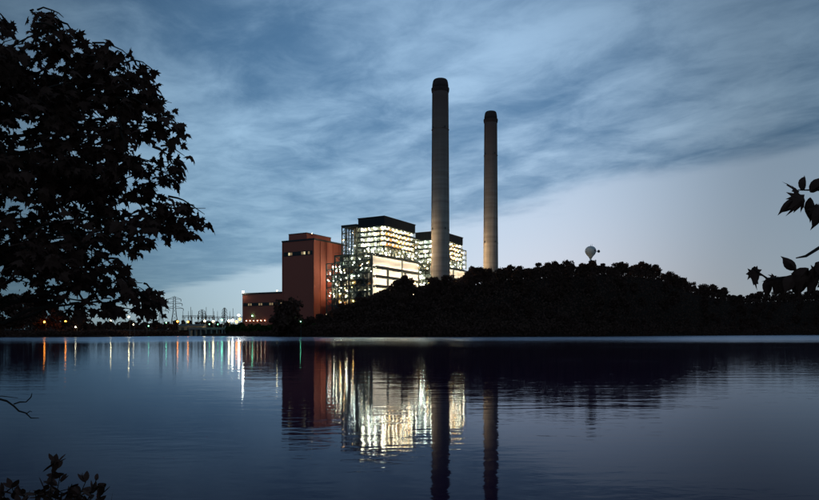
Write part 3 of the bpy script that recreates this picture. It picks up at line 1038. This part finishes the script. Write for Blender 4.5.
# ---- shed under the orange lamps
d = 585.0
a, c = P(179, 324, d), P(203, 324, d)
shd = empty('yard_shed', ((a.x + c.x) / 2, d, ground((a.x + c.x) / 2, d))); tag(shd, 'long low shed glowing orange under two sodium lamps', 'shed')
Wd = (c.x - a.x)
MB().box(-Wd / 2, 0, -1, Wd / 2, 9, 4.2).build('wall', M['shed'], shd)
MB().add([(-Wd / 2 - .5, -.6, 4.2), (Wd / 2 + .5, -.6, 4.2), (Wd / 2 + .5, 9.6, 4.2), (-Wd / 2 - .5, 9.6, 4.2), (-Wd / 2 - .5, 4.5, 6.0), (Wd / 2 + .5, 4.5, 6.0)],
         [(0, 1, 5, 4), (2, 3, 4, 5), (0, 4, 3), (1, 2, 5), (0, 3, 2, 1)]).build('roof', M['steel'], shd)
for i in range(4):
    x = -Wd / 2 + 2 + i * (Wd - 4) / 3.4
    block('door', x, -.12, -.5, x + 2.6, .05, 3.0, M['steel'], shd)
# yard surface
yd = MB().add([tuple(plant(-30, 200, 5.06)), tuple(plant(-30, 60, 5.06)), tuple(plant(60, 60, 5.06)), tuple(plant(60, 200, 5.06))], [(0, 1, 2, 3)]).build('yard_ground', M['yard'])
tag(yd, kind='structure')

# ================================================================== far trees


def crown_mesh(seed, H, Wd, mat, n=900, leaf=.75, low=.02, lobes=9):
    r = random.Random(seed)
    L = []
    for i in range(lobes):
        f = r.uniform(low + .12, .88)
        rr = Wd / 2 * (1 - ((f - .48) / .62) ** 2) ** .5 if abs(f - .48) < .6 else .3
        a = r.uniform(0, 2 * PI); q = rr * r.uniform(.25, .62)
        L.append((q * math.cos(a), q * math.sin(a), f * H, Wd * r.uniform(.19, .30)))
    L.append((0, 0, H * .5, Wd * .34)); L.append((r.uniform(-.5, .5), r.uniform(-.5, .5), H * .80, Wd * .2))
    v, f_ = [], []
    for i in range(n):
        x, y, z, q = r.choice(L)
        u = Vector((r.gauss(0, 1), r.gauss(0, 1), r.gauss(0, 1))).normalized()
        k = r.random() ** .45 * (1.0 if r.random() < .9 else 1.18)
        c = Vector((x, y, z)) + Vector((u.x * q * k, u.y * q * k, u.z * q * k * .85))
        s = leaf * r.uniform(.5, 1.35)
        e = Euler((r.uniform(0, 6.28), r.uniform(0, 6.28), r.uniform(0, 6.28))).to_matrix()
        b0 = len(v)
        m_ = r.choice((4, 5))
        for j in range(m_):
            t_ = 2 * PI * j / m_
            v.append(c + e @ Vector((math.cos(t_) * s * r.uniform(.6, 1.2), math.sin(t_) * s * r.uniform(.45, .95), r.uniform(-.15, .15) * s)))
        f_.append(tuple(range(b0, b0 + m_)))
    return mesh('crown', v, f_, mat)


def trunk_mesh(seed, H, mat):
    r = random.Random(seed)
    mb = MB()
    mb.tube([(0, 0, -1.2), (.1, 0, H * .25), (r.uniform(-.4, .4), r.uniform(-.4, .4), H * .6), (r.uniform(-.5, .5), 0, H * .86)], [H * .022, H * .017, H * .010, .05], 6)
    for i in range(5):
        a = r.uniform(0, 6.28); z = H * r.uniform(.28, .6)
        mb.tube([(0, 0, z), (H * .12 * math.cos(a), H * .12 * math.sin(a), z + H * .12), (H * .22 * math.cos(a), H * .22 * math.sin(a), z + H * .2)], [.14, .09, .04], 4)
    return mb.mesh('trunk', mat)


PROTO = []
for i in range(8):
    H = [13, 14, 12, 15, 11, 13.5, 16, 12.5][i]; Wd = [10, 9, 10.5, 9.5, 9, 11, 8.5, 8][i]
    PROTO.append((crown_mesh(100 + i, H, Wd, M['leaf_far'], 1300, .72, lobes=10 + i % 4), trunk_mesh(200 + i, H, M['bark']), H))
BUSH = [(crown_mesh(300 + i, 4.5, 6.0, M['shrub'], 500, .5, low=-.05, lobes=7), trunk_mesh(310 + i, 4.5, M['bark']), 4.5) for i in range(3)]


def tree(name, x, y, sc, proto, label, group, cat='tree', r=None):
    cm, tm, H = proto
    o = empty(name, (x, y, ground(x, y)), (r or random).uniform(0, 6.28))
    o.scale = (sc, sc, sc * (r or random).uniform(.9, 1.08))
    obj('trunk', tm, o); obj('crown', cm, o)
    tag(o, label, cat, group)
    return o


rt_ = random.Random(21)
G_H = 'trees of the wood on the hill'
placed = []
# the ridge: tops that draw the skyline
a = 333.0
while a < 850:
    d = ridge(a) + rt_.uniform(-6, 5)
    x = (a - CX) / F * d
    lab = ('dark broadleaf tree on the low end of the hill before the lit steelwork' if a < 478 else
           'dark broadleaf tree on the hill crest around the water tower' if a < 665 else
           'dark broadleaf tree on the far falling end of the hill')
    pr = rt_.choice(PROTO)
    want = (HY - float(np.interp(a, HA, HT)) + rt_.uniform(-5.0, 3.5)) / F * d + CAMZ - ground(x, d)
    sc = min(1.3, max(.55, want / pr[2]))
    tree('broadleaf_tree', x, d, sc, pr, lab, G_H, r=rt_)
    a += rt_.uniform(4.0, 7.5) * (480.0 / d) * sc * .95 + .5
    placed.append((x, d))
# slopes in front of it
n_ = 0
tries = 0
while n_ < 168 and tries < 6000:
    tries += 1
    a = rt_.uniform(318, 850)
    ds, dr = shore(a), ridge(a)
    f = rt_.random() ** .8
    d = ds + 5 + f * (dr - ds - 8)
    x = (a - CX) / F * d
    if any((x - p) ** 2 + (d - q) ** 2 < 20 for p, q in placed): continue
    lab = ('dark tree on the wooded bank between the brick building and the hill' if a < 360 else
           'dark tree on the lakeside slope of the hill below the lit steelwork' if a < 478 else
           'dark tree on the lakeside slope of the hill under the water tower' if a < 665 else
           'dark tree on the far lakeside slope at the end of the hill')
    tree('broadleaf_tree', x, d, rt_.uniform(.62, .95) * (.8 if f < .25 else 1), rt_.choice(PROTO), lab, G_H, r=rt_)
    placed.append((x, d)); n_ += 1
# thicket that closes the wood down to the water: uncountable
uv, uf = [], []
ru = random.Random(8)
for i in range(56000):
    a = ru.uniform(300, 862) if i % 4 else ru.uniform(-30, 320)
    ds, dr = shore(a), ridge(a)
    d = ds + 1.0 + (ru.random() ** 1.6) * ((dr - ds + 4) if a > 300 else 22)
    x = (a - CX) / F * d
    if 190 < a < 229 and d < 552: continue
    g = ground(x, d)
    s = ru.uniform(.35, 1.0)
    c = Vector((x, d, g + ru.random() ** 1.3 * (6.5 if a > 300 else 1.9)))
    e = Euler((ru.uniform(0, 6.28), ru.uniform(0, 6.28), 0)).to_matrix()
    b0 = len(uv)
    for j in range(4):
        t_ = PI / 2 * j
        uv.append(c + e @ Vector((math.cos(t_) * s * ru.uniform(.6, 1.2), math.sin(t_) * s * ru.uniform(.5, 1), 0)))
    uf.append((b0, b0 + 1, b0 + 2, b0 + 3))
for i in range(12000):
    a = ru.uniform(330, 862)
    d = ridge(a) + ru.uniform(-9, 7)
    x = (a - CX) / F * d
    s = ru.uniform(.5, 1.2)
    top = (HY - float(np.interp(a, HA, HT)) - 4.5) / F * d + CAMZ
    g = ground(x, d)
    c = Vector((x, d, g + ru.random() * max(1.5, top - g)))
    e = Euler((ru.uniform(0, 6.28), ru.uniform(0, 6.28), 0)).to_matrix()
    b0 = len(uv)
    for j in range(4):
        t_ = PI / 2 * j
        uv.append(c + e @ Vector((math.cos(t_) * s * ru.uniform(.6, 1.2), math.sin(t_) * s * ru.uniform(.5, 1), 0)))
    uf.append((b0, b0 + 1, b0 + 2, b0 + 3))
ug = obj('undergrowth', mesh('undergrowth', uv, uf, M['leaf_far']))
tag(ug, 'dark undergrowth covering the far bank under the trees', 'undergrowth', kind='stuff')

# far-off wood on the flat land behind the left shore: one dark mass
dv_, df_ = [], []
for i in range(16000):
    a = ru.uniform(-160, 244)
    d = ru.uniform(840, 960)
    x = (a - CX) / F * d
    g = ground(x, d)
    hgt = 9.5 + 2.0 * math.sin(a * .31) + 1.5 * math.sin(a * .83 + 1) + (6 if a < 40 else 0) * sstep((60 - a) / 40)
    s = ru.uniform(.9, 2.0)
    c = Vector((x, d, g + ru.random() ** .8 * hgt))
    e = Euler((ru.uniform(0, 6.28), ru.uniform(0, 6.28), 0)).to_matrix()
    b0 = len(dv_)
    for j in range(4):
        t_ = PI / 2 * j
        dv_.append(c + e @ Vector((math.cos(t_) * s * ru.uniform(.6, 1.2), math.sin(t_) * s * ru.uniform(.5, 1), 0)))
    df_.append((b0, b0 + 1, b0 + 2, b0 + 3))
dw = obj('distant_wood', mesh('distant_wood', dv_, df_, M['leaf_far']))
tag(dw, 'far-off low wood forming a dark band behind the pylons and shore lamps', 'wood', kind='stuff')

G_S = 'trees along the far shore'
for (px, top, d, wd_, lab) in ((-30, 285, 405, 1.5, 0), (-8, 292, 400, 1.4, 0), (12, 288, 405, 1.5, 0), (30, 295, 402, 1.3, 0), (40, 306, 418, 1.1, 0), (56, 300, 420, 1.2, 0), (62, 312, 430, .9, 0),
                               (76, 313, 414, .9, 0), (86, 318, 420, .8, 0)):
    p = P(px, top, d); g = ground(p.x, d); pr = rt_.choice(PROTO)
    tree('shore_tree', p.x, d, (p.z - g) / pr[2], pr, 'tall dark shore tree around the two orange street lamps', G_S, r=rt_)
a = 93.0
while a < 174:
    d = rt_.uniform(470, 560) + (40 if a > 130 else 0)
    top = 323 - 1.2 * math.sin(a * .2) + rt_.uniform(-1.8, 1.5)
    p = P(a, top, d); g = ground(p.x, d); pr = rt_.choice(PROTO)
    tree('shore_tree', p.x, d, max(.3, (p.z - g) / pr[2]), pr, 'low dark tree on the flat shore between the orange lamps and the pylons', G_S, r=rt_)
    a += rt_.uniform(4.0, 7.0)
for a in (176, 183, 190, 197, 203.5, 210, 217):
    d = rt_.uniform(660, 700)
    p = P(a, 320.5 + rt_.uniform(-1, 1), d); g = ground(p.x, d); pr = rt_.choice(PROTO)
    tree('shore_tree', p.x, d, max(.3, (p.z - g) / pr[2]), pr, 'low dark tree behind the switchyard lamps', G_S, r=rt_)
# the round tree and its companions before the brick building
for (px, top, d, k, lab) in ((288.5, 299.5, 434, 5, 'round tall tree standing alone before the corner of the brick building'),
                             (281, 311, 438, 2, 'smaller tree tucked against the round tree before the brick building'),
                             (296, 313, 436, 0, 'low tree at the inner foot of the round tree before the brick building'),
                             (303, 318, 428, 4, 'low bushy tree below the middle of the brick building'),
                             (311, 316, 430, 7, 'low tree below the divided face of the brick building'),
                             (320, 311, 426, 1, 'tree below the edge of the brick building nearest the side block'),
                             (328, 313, 424, 2, 'tree below the brick side block'),
                             (337, 309, 428, 3, 'tree below the tall pale door of the side block'),
                             (345, 304, 434, 5, 'tree between the side block and the lit steelwork')):
    p = P(px, top, d); g = ground(p.x, d); pr = PROTO[k]
    tree('broadleaf_tree', p.x, d, (p.z - g) / pr[2], pr, lab, 'trees before the brick building', r=rt_)
for i, px in enumerate((228, 234, 240, 245, 251, 257, 263, 268, 273, 278, 284, 292, 300, 307, 315)):
    d = shore(px) + rt_.uniform(9, 16)
    p = P(px, 325.2 + rt_.uniform(-2.2, 1.2), d); pr = BUSH[i % 3]
    tree('shrub', p.x, d, max(.5, (p.z - ground(p.x, d)) / pr[2]), pr, 'rounded dark green shrub on the bank below the brick annex and building', 'shrubs on the bank below the brick buildings', 'shrub', r=rt_)

# ================================================================== foreground leaves
LEAF = [(0, 0), (.10, .06), (.34, -.06), (.30, .10), (.52, .16), (.36, .26), (.46, .44), (.26, .38), (.20, .46), (.16, .74), (.06, .72), (0, 1.0),
        (-.06, .72), (-.16, .74), (-.20, .46), (-.26, .38), (-.46, .44), (-.36, .26), (-.52, .16), (-.30, .10), (-.34, -.06), (-.10, .06)]


def leaf_pts(bend, seed):
    r = random.Random(seed)
    return [Vector((x * r.uniform(.85, 1.1), y, -abs(x) * bend - (y - .3) ** 2 * bend * .9)) for x, y in LEAF]


LEAFV = [leaf_pts(b_, i) for i, b_ in enumerate((.15, .35, .55, .8))]
LEAFM = [mesh('maple_leaf', p + [Vector((0, .3, 0))], [(i, (i + 1) % 22, 22) for i in range(22)], M['leaf']) for p in LEAFV]
OVAL = [(0, 0), (.13, .12), (.22, .34), (.22, .58), (.13, .82), (0, 1), (-.13, .82), (-.22, .58), (-.22, .34), (-.13, .12)]
OVALM = [mesh('oval_leaf', [Vector((x, y, -abs(x) * b_ - (y - .4) ** 2 * b_)) for x, y in OVAL], [tuple(range(10))], M['leaf']) for b_ in (.2, .5)]


BROAD = [(0, 0), (.10, .05), (.24, .18), (.32, .36), (.30, .54), (.20, .74), (.08, .90), (0, 1.06), (-.07, .88), (-.21, .72), (-.31, .52), (-.31, .34), (-.22, .16), (-.09, .05)]
BROADM = [mesh('broad_leaf', [Vector((x * w_, y, -abs(x) * b_ - (y - .4) ** 2 * b_)) for x, y in BROAD] + [Vector((0, .45, 0))], [(i, (i + 1) % 14, 14) for i in range(14)], M['leaf']) for b_, w_ in ((.25, 1.25), (.6, 1.1), (.9, 1.0))]


def leaf_matrix(p, dirv, size, r, droop=.5):
    """Leaf at p, its tip towards dirv bent down."""
    y = Vector(dirv).normalized() + Vector((r.gauss(0, .35), r.gauss(0, .35), -droop + r.gauss(0, .35)))
    y.normalize()
    x = y.cross(Vector((r.gauss(0, .6), r.gauss(0, .6), 1))).normalized()
    z = x.cross(y)
    m_ = Matrix((x, y, z)).transposed().to_4x4()
    m_ = Matrix.Translation(p) @ m_ @ Matrix.Scale(size, 4)
    return m_


# ---- big maple whose crown fills the left of the picture
mp_root = empty('maple_tree', (-5.9, 7.6, bank_z(-5.9, 7.6)))
tag(mp_root, 'large near maple in dark silhouette spreading its leafy crown over the lake', 'tree')
base = Vector((-5.9, 7.6, 0.0))
rm = random.Random(5)
zb = bank_z(-5.9, 7.6) - .3


def rel(p): return Vector(p) - mp_root.location


MB().tube([rel((-5.9, 7.6, zb)), rel((-5.86, 7.6, 1.6)), rel((-5.75, 7.55, 3.0)), rel((-5.95, 7.6, 4.2)), rel((-6.1, 7.6, 5.3))], [.24, .19, .15, .09, .02], 10).build('trunk', M['bark'], mp_root, True)
TIPS = [(45, 22, 7.4), (62, 19, 7.2), (78, 31, 7.0), (98, 45, 7.6), (126, 55, 7.3), (152, 68, 7.0), (160, 88, 7.5), (168, 104, 7.2), (178, 128, 7.0), (162, 126, 7.8),
        (188, 160, 7.1), (178, 172, 7.5), (158, 160, 7.8), (165, 186, 7.6), (205, 211, 7.0), (190, 230, 7.2), (178, 214, 7.6), (150, 240, 7.4), (122, 246, 7.7), (128, 264, 7.3),
        (163, 298, 7.0), (140, 286, 7.5), (152, 306, 7.2), (118, 304, 7.4), (90, 306, 7.2), (64, 300, 7.6), (36, 282, 7.3), (8, 286, 7.2), (12, 26, 7.5), (-20, 30, 7.3), (-6, 262, 7.1)]
nodes = []         # points on wood, to hang twigs on
for (px, py, d) in TIPS:
    E = P(px, py, d)
    dz = .55 + .25 * abs(E.x + 5.8) * .3
    sz = min(5.0, max(1.3, E.z - dz + .25))
    S_ = Vector((-5.82, 7.58, sz))
    mid = S_.lerp(E, .55) + Vector((0, rm.uniform(-.3, .3), (.34 + rm.uniform(0, .25)) if py > 70 else -.12))
    pts = []
    for i in range(9):
        t_ = i / 8
        pts.append(S_ * (1 - t_) ** 2 + mid * 2 * t_ * (1 - t_) + E * t_ ** 2 + Vector((rm.gauss(0, .035), rm.gauss(0, .05), rm.gauss(0, .05))))
    MB().tube([rel(p) for p in pts], [.030 * (1 - .9 * i / 8) for i in range(9)], 5).build('branch', M['bark'], mp_root)
    nodes += pts[2:]
    TIPS_PTS = pts
POLY = [(-190, -30), (-60, 20), (0, 38), (14, 34), (46, 27), (60, 25), (74, 36), (98, 52), (122, 62), (148, 74), (152, 88), (160, 104), (170, 128), (133, 132), (128, 146), (158, 152), (180, 162), (176, 170),
        (138, 176), (140, 186), (160, 190), (178, 203), (198, 212), (182, 228), (147, 238), (108, 244), (104, 258), (122, 266), (138, 280), (158, 298), (150, 303), (80, 306), (62, 298), (42, 286), (34, 277), (-190, 274)]
HOLES = [(62, 133, 11, 7), (88, 140, 9, 5), (52, 118, 5, 5), (16, 287, 17, 6), (30, 280, 8, 5), (135, 205, 16, 5), (116, 214, 8, 5), (142, 122, 8, 7), (112, 70, 7, 4), (75, 44, 8, 4), (84, 228, 6, 4), (45, 300, 6, 4), (128, 176, 6, 4), (100, 120, 6, 4), (70, 150, 6, 4), (120, 95, 5, 4)]


def inside(x, y):
    c = False
    for i in range(len(POLY)):
        (x1, y1), (x2, y2) = POLY[i], POLY[i - 1]
        if (y1 > y) != (y2 > y) and x < (x2 - x1) * (y - y1) / (y2 - y1) + x1: c = not c
    return c


def edge_d(x, y):
    b_ = 1e9
    for i in range(len(POLY)):
        (x1, y1), (x2, y2) = POLY[i], POLY[i - 1]
        L2 = (x2 - x1) ** 2 + (y2 - y1) ** 2
        t_ = max(0, min(1, ((x - x1) * (x2 - x1) + (y - y1) * (y2 - y1)) / L2))
        b_ = min(b_, math.hypot(x - x1 - t_ * (x2 - x1), y - y1 - t_ * (y2 - y1)))
    return b_


twigs = MB()
LV, LF = [], []
single = 0
nodes_np = [Vector(p) for p in nodes]


def to_px(p): return (p.x / p.y * F + CX, HY - (p.z - CAMZ) / p.y * F)


def put_leaf(p, dv, size, own):
    global single
    m_ = leaf_matrix(rel(p), dv, size, rm, .8)
    k = rm.randrange(4)
    if own and single < 290:
        o = obj('leaf', LEAFM[k], mp_root); o.matrix_local = m_
        single += 1
    else:
        b0 = len(LV)
        LV.extend([m_ @ v for v in LEAFV[k]] + [m_ @ Vector((0, .3, 0))])
        LF.extend([(b0 + i, b0 + (i + 1) % 22, b0 + 22) for i in range(22)])


def spray(start, end, nleaf, size, own=.0, spread=.10):
    pts = [start.lerp(end, i / 4) + Vector((rm.gauss(0, .015), rm.gauss(0, .02), .05 * math.sin(PI * i / 4))) for i in range(5)]
    twigs.tube([rel(p) for p in pts], [.012, .010, .008, .006, .003], 4)
    dv = end - start
    for i in range(nleaf):
        t_ = rm.uniform(.12, 1.02)
        p = start.lerp(end, t_) + Vector((rm.gauss(0, spread), rm.gauss(0, spread), rm.gauss(0, spread * .8) - .02))
        q = to_px(p)
        if any(((q[0] - h[0]) / h[2]) ** 2 + ((q[1] - h[1]) / h[3]) ** 2 < 1 and rm.random() < .94 for h in HOLES): continue
        put_leaf(p, dv.normalized() * .7 + Vector((rm.gauss(0, .4), rm.gauss(0, .4), 0)), size * rm.uniform(.55, 1.25), rm.random() < own)


# leaves at the bough ends: those that can be picked out against the sky
for (px, py, d) in TIPS:
    E = P(px, py, d)
    for j in range(3):
        st = E + Vector((-rm.uniform(.12, .4), rm.uniform(-.15, .15), rm.uniform(-.1, .16)))
        spray(st, E + Vector((rm.uniform(-.12, .02), rm.uniform(-.1, .1), rm.uniform(-.12, .04))), 7, .15, .62, .055)
# the rest of the crown
cnt = 0
while cnt < 520:
    px, py = rm.uniform(-180, 200), rm.uniform(-30, 332)
    if not inside(px, py): continue
    e = edge_d(px, py)
    if e < 5 and px > -20: continue
    d = rm.uniform(6.5, 8.7)
    E = P(px, py, d)
    j = min(range(len(nodes_np)), key=lambda i: (nodes_np[i] - E).length_squared)
    st = nodes_np[j]
    dv = E - st
    if dv.length > .8: st = E - dv.normalized() * .8
    if dv.length < .15: st = E - Vector((.3, 0, -.1))
    spray(st, E, 9 if e < 14 else 17, .145, 0, .055 if e < 14 else .11)
    nodes_np.append(E)
    cnt += 1
twigs.build('twigs', M['bark'], mp_root)['kind'] = 'stuff'
obj('foliage', mesh('foliage', LV, LF, M['leaf']), mp_root)['kind'] = 'stuff'

# ---- tree just outside the right edge whose two branches reach in
rr_ = random.Random(9)
rx, ry = 4.55, 4.7
rb_root = empty('overhanging_tree', (rx, ry, bank_z(rx, ry)))
tag(rb_root, 'slender near tree reaching two leafy branches in over the wooded hill', 'tree')


def rel2(p): return Vector(p) - rb_root.location


MB().tube([rel2((rx, ry, bank_z(rx, ry) - .3)), rel2((rx + .05, ry, 1.8)), rel2((rx - .05, ry, 3.2)), rel2((rx, ry, 5.0))], [.13, .10, .075, .02], 9).build('trunk', M['bark'], rb_root, True)
for path in ([(1042, 240, 4.7), (900, 205, 4.65), (830, 190, 4.6), (798, 190, 4.6)],
             [(1044, 285, 4.7), (900, 258, 4.6), (828, 268, 4.55), (790, 277, 4.55), (768, 279, 4.5), (752, 268, 4.5)],
             [(860, 262, 4.58), (822, 246, 4.6), (806, 256, 4.6), (796, 258, 4.6)]):
    pts = [rel2(P(*q)) for q in path]
    MB().tube(pts, [.022 - .018 * i / (len(pts) - 1) for i in range(len(pts))], 5).build('branch', M['bark'], rb_root)
# (px, py of the stalk end, tip direction in the picture, size in photo px)
LR = [(800, 192, -35, -22, 19), (803, 190, 12, -24, 17), (812, 192, 24, -20, 20), (806, 194, -14, 18, 24), (799, 195, -26, 22, 22), (812, 197, 4, 22, 22), (817, 203, 3, 24, 20), (822, 192, 30, 5, 22), (826, 205, -8, 22, 22), (838, 196, 8, -20, 24), (846, 204, 10, 20, 24), (860, 206, -12, 18, 24),
      (752, 268, 2, 24, 21), (756, 266, 5, 22, 17), (770, 276, -4, 22, 19), (774, 277, 6, 20, 18), (783, 276, -12, 20, 20), (786, 278, 4, 24, 19), (779, 278, -24, 4, 15), (794, 274, -10, 18, 19), (797, 270, -14, -18, 17), (800, 274, 2, 22, 20), (806, 270, 12, 22, 22), (810, 268, -16, 18, 22), (815, 265, 4, 22, 22), (816, 262, 14, 10, 21), (820, 268, -10, 22, 24), (828, 268, 0, 24, 24),
      (808, 275, -6, 18, 18), (818, 276, -4, 20, 20), (834, 262, 10, 22, 24), (844, 264, -10, 20, 24), (858, 258, -6, 22, 24), (822, 280, 10, 12, 20), (796, 281, 6, 14, 16)]
for i, (px, py, dx, dy, sz) in enumerate(LR):
    d = 4.5 + rr_.uniform(-.08, .12)
    p = P(px, py, d)
    y = Vector((dx, rr_.uniform(-8, 8), -dy)).normalized()
    nrm = Vector((rr_.gauss(0, .45), -1, rr_.gauss(0, .45)))
    x = y.cross(nrm).normalized(); z = x.cross(y)
    o = obj('leaf', (BROADM[i % 3] if i % 3 else LEAFM[i % 4]), rb_root)
    m_ = Matrix((x * rr_.uniform(.62, .95), y, z)).transposed().to_4x4()
    o.matrix_local = Matrix.Translation(rel2(p)) @ m_ @ Matrix.Scale(sz / F * d * 1.12, 4)

# ---- low shrub at the near edge
rs = random.Random(14)
sx, sy = -2.55, 4.3
sh = empty('waterside_shrub', (sx, sy, bank_z(sx, sy)))
tag(sh, 'low leafy shrub with small oval leaves on the near bank, seen against the dark water', 'shrub')


def rel3(p): return Vector(p) - sh.location


STEM = [(54, 461), (60, 476), (97, 478), (106, 485), (86, 481), (72, 484), (45, 489), (36, 492), (24, 494), (12, 487), (3, 492), (92, 496), (62, 492), (78, 494), (98, 498), (50, 499), (110, 505), (20, 505), (130, 512), (-15, 496), (-40, 500), (70, 512), (40, 515), (100, 515)]
for (px, py) in STEM:
    d = 4.3 + rs.uniform(-.25, .25)
    E = P(px, py, d)
    root_p = Vector((sx + rs.uniform(-.12, .12), sy + rs.uniform(-.12, .12), bank_z(sx, sy) - .12))
    mid = root_p.lerp(E, .6) + Vector((0, 0, -.06))
    pts = [root_p, root_p.lerp(mid, .6), mid, E]
    MB().tube([rel3(p) for p in pts], [.009, .008, .006, .003], 4).build('stem', M['bark'], sh)
    for j in range(10):
        t_ = 1 - rs.random() ** 1.5 * .34
        p = mid.lerp(E, t_)
        dv = Vector((rs.gauss(0, 1), rs.gauss(0, .7), rs.gauss(.35, .6)))
        o = obj('leaf', OVALM[j % 2], sh)
        o.matrix_local = leaf_matrix(rel3(p), dv, rs.uniform(.065, .10), rs, -.25)
# ---- bare twig
tw = empty('bare_sapling', (-3.35, 4.45, bank_z(-3.35, 4.45)))
tag(tw, 'leafless crooked twig leaning in over the dark water above the low shrub', 'twig')
d = 4.4


def rel4(p): return Vector(p) - tw.location


tp = [rel4((-3.35, 4.45, bank_z(-3.35, 4.45) - .15)), rel4(P(-62, 440, d)), rel4(P(-40, 396, d)), rel4(P(-8, 397, d)), rel4(P(7, 401, d)), rel4(P(14, 406, d)), rel4(P(19, 411, d)), rel4(P(26, 413, d)), rel4(P(31, 418, d)), rel4(P(39, 418, d))]
MB().tube(tp, [.016, .014, .011, .008, .007, .006, .006, .005, .004, .002], 5).build('stem', M['bark'], tw)
MB().tube([rel4(P(14, 404, d)), rel4(P(20, 402, d)), rel4(P(26, 402, d)), rel4(P(31, 397, d)), rel4(P(32, 393, d))], [.005, .005, .004, .004, .002], 5).build('twig', M['bark'], tw)
MB().tube([rel4(P(26, 414, d)), rel4(P(30, 411, d)), rel4(P(32, 412, d))], [.004, .003, .002], 4).build('twig', M['bark'], tw)
MB().tube([rel4(P(-12, 397, d)), rel4(P(2, 396, d)), rel4(P(18, 398, d))], [.004, .003, .0015], 4).build('twig', M['bark'], tw)
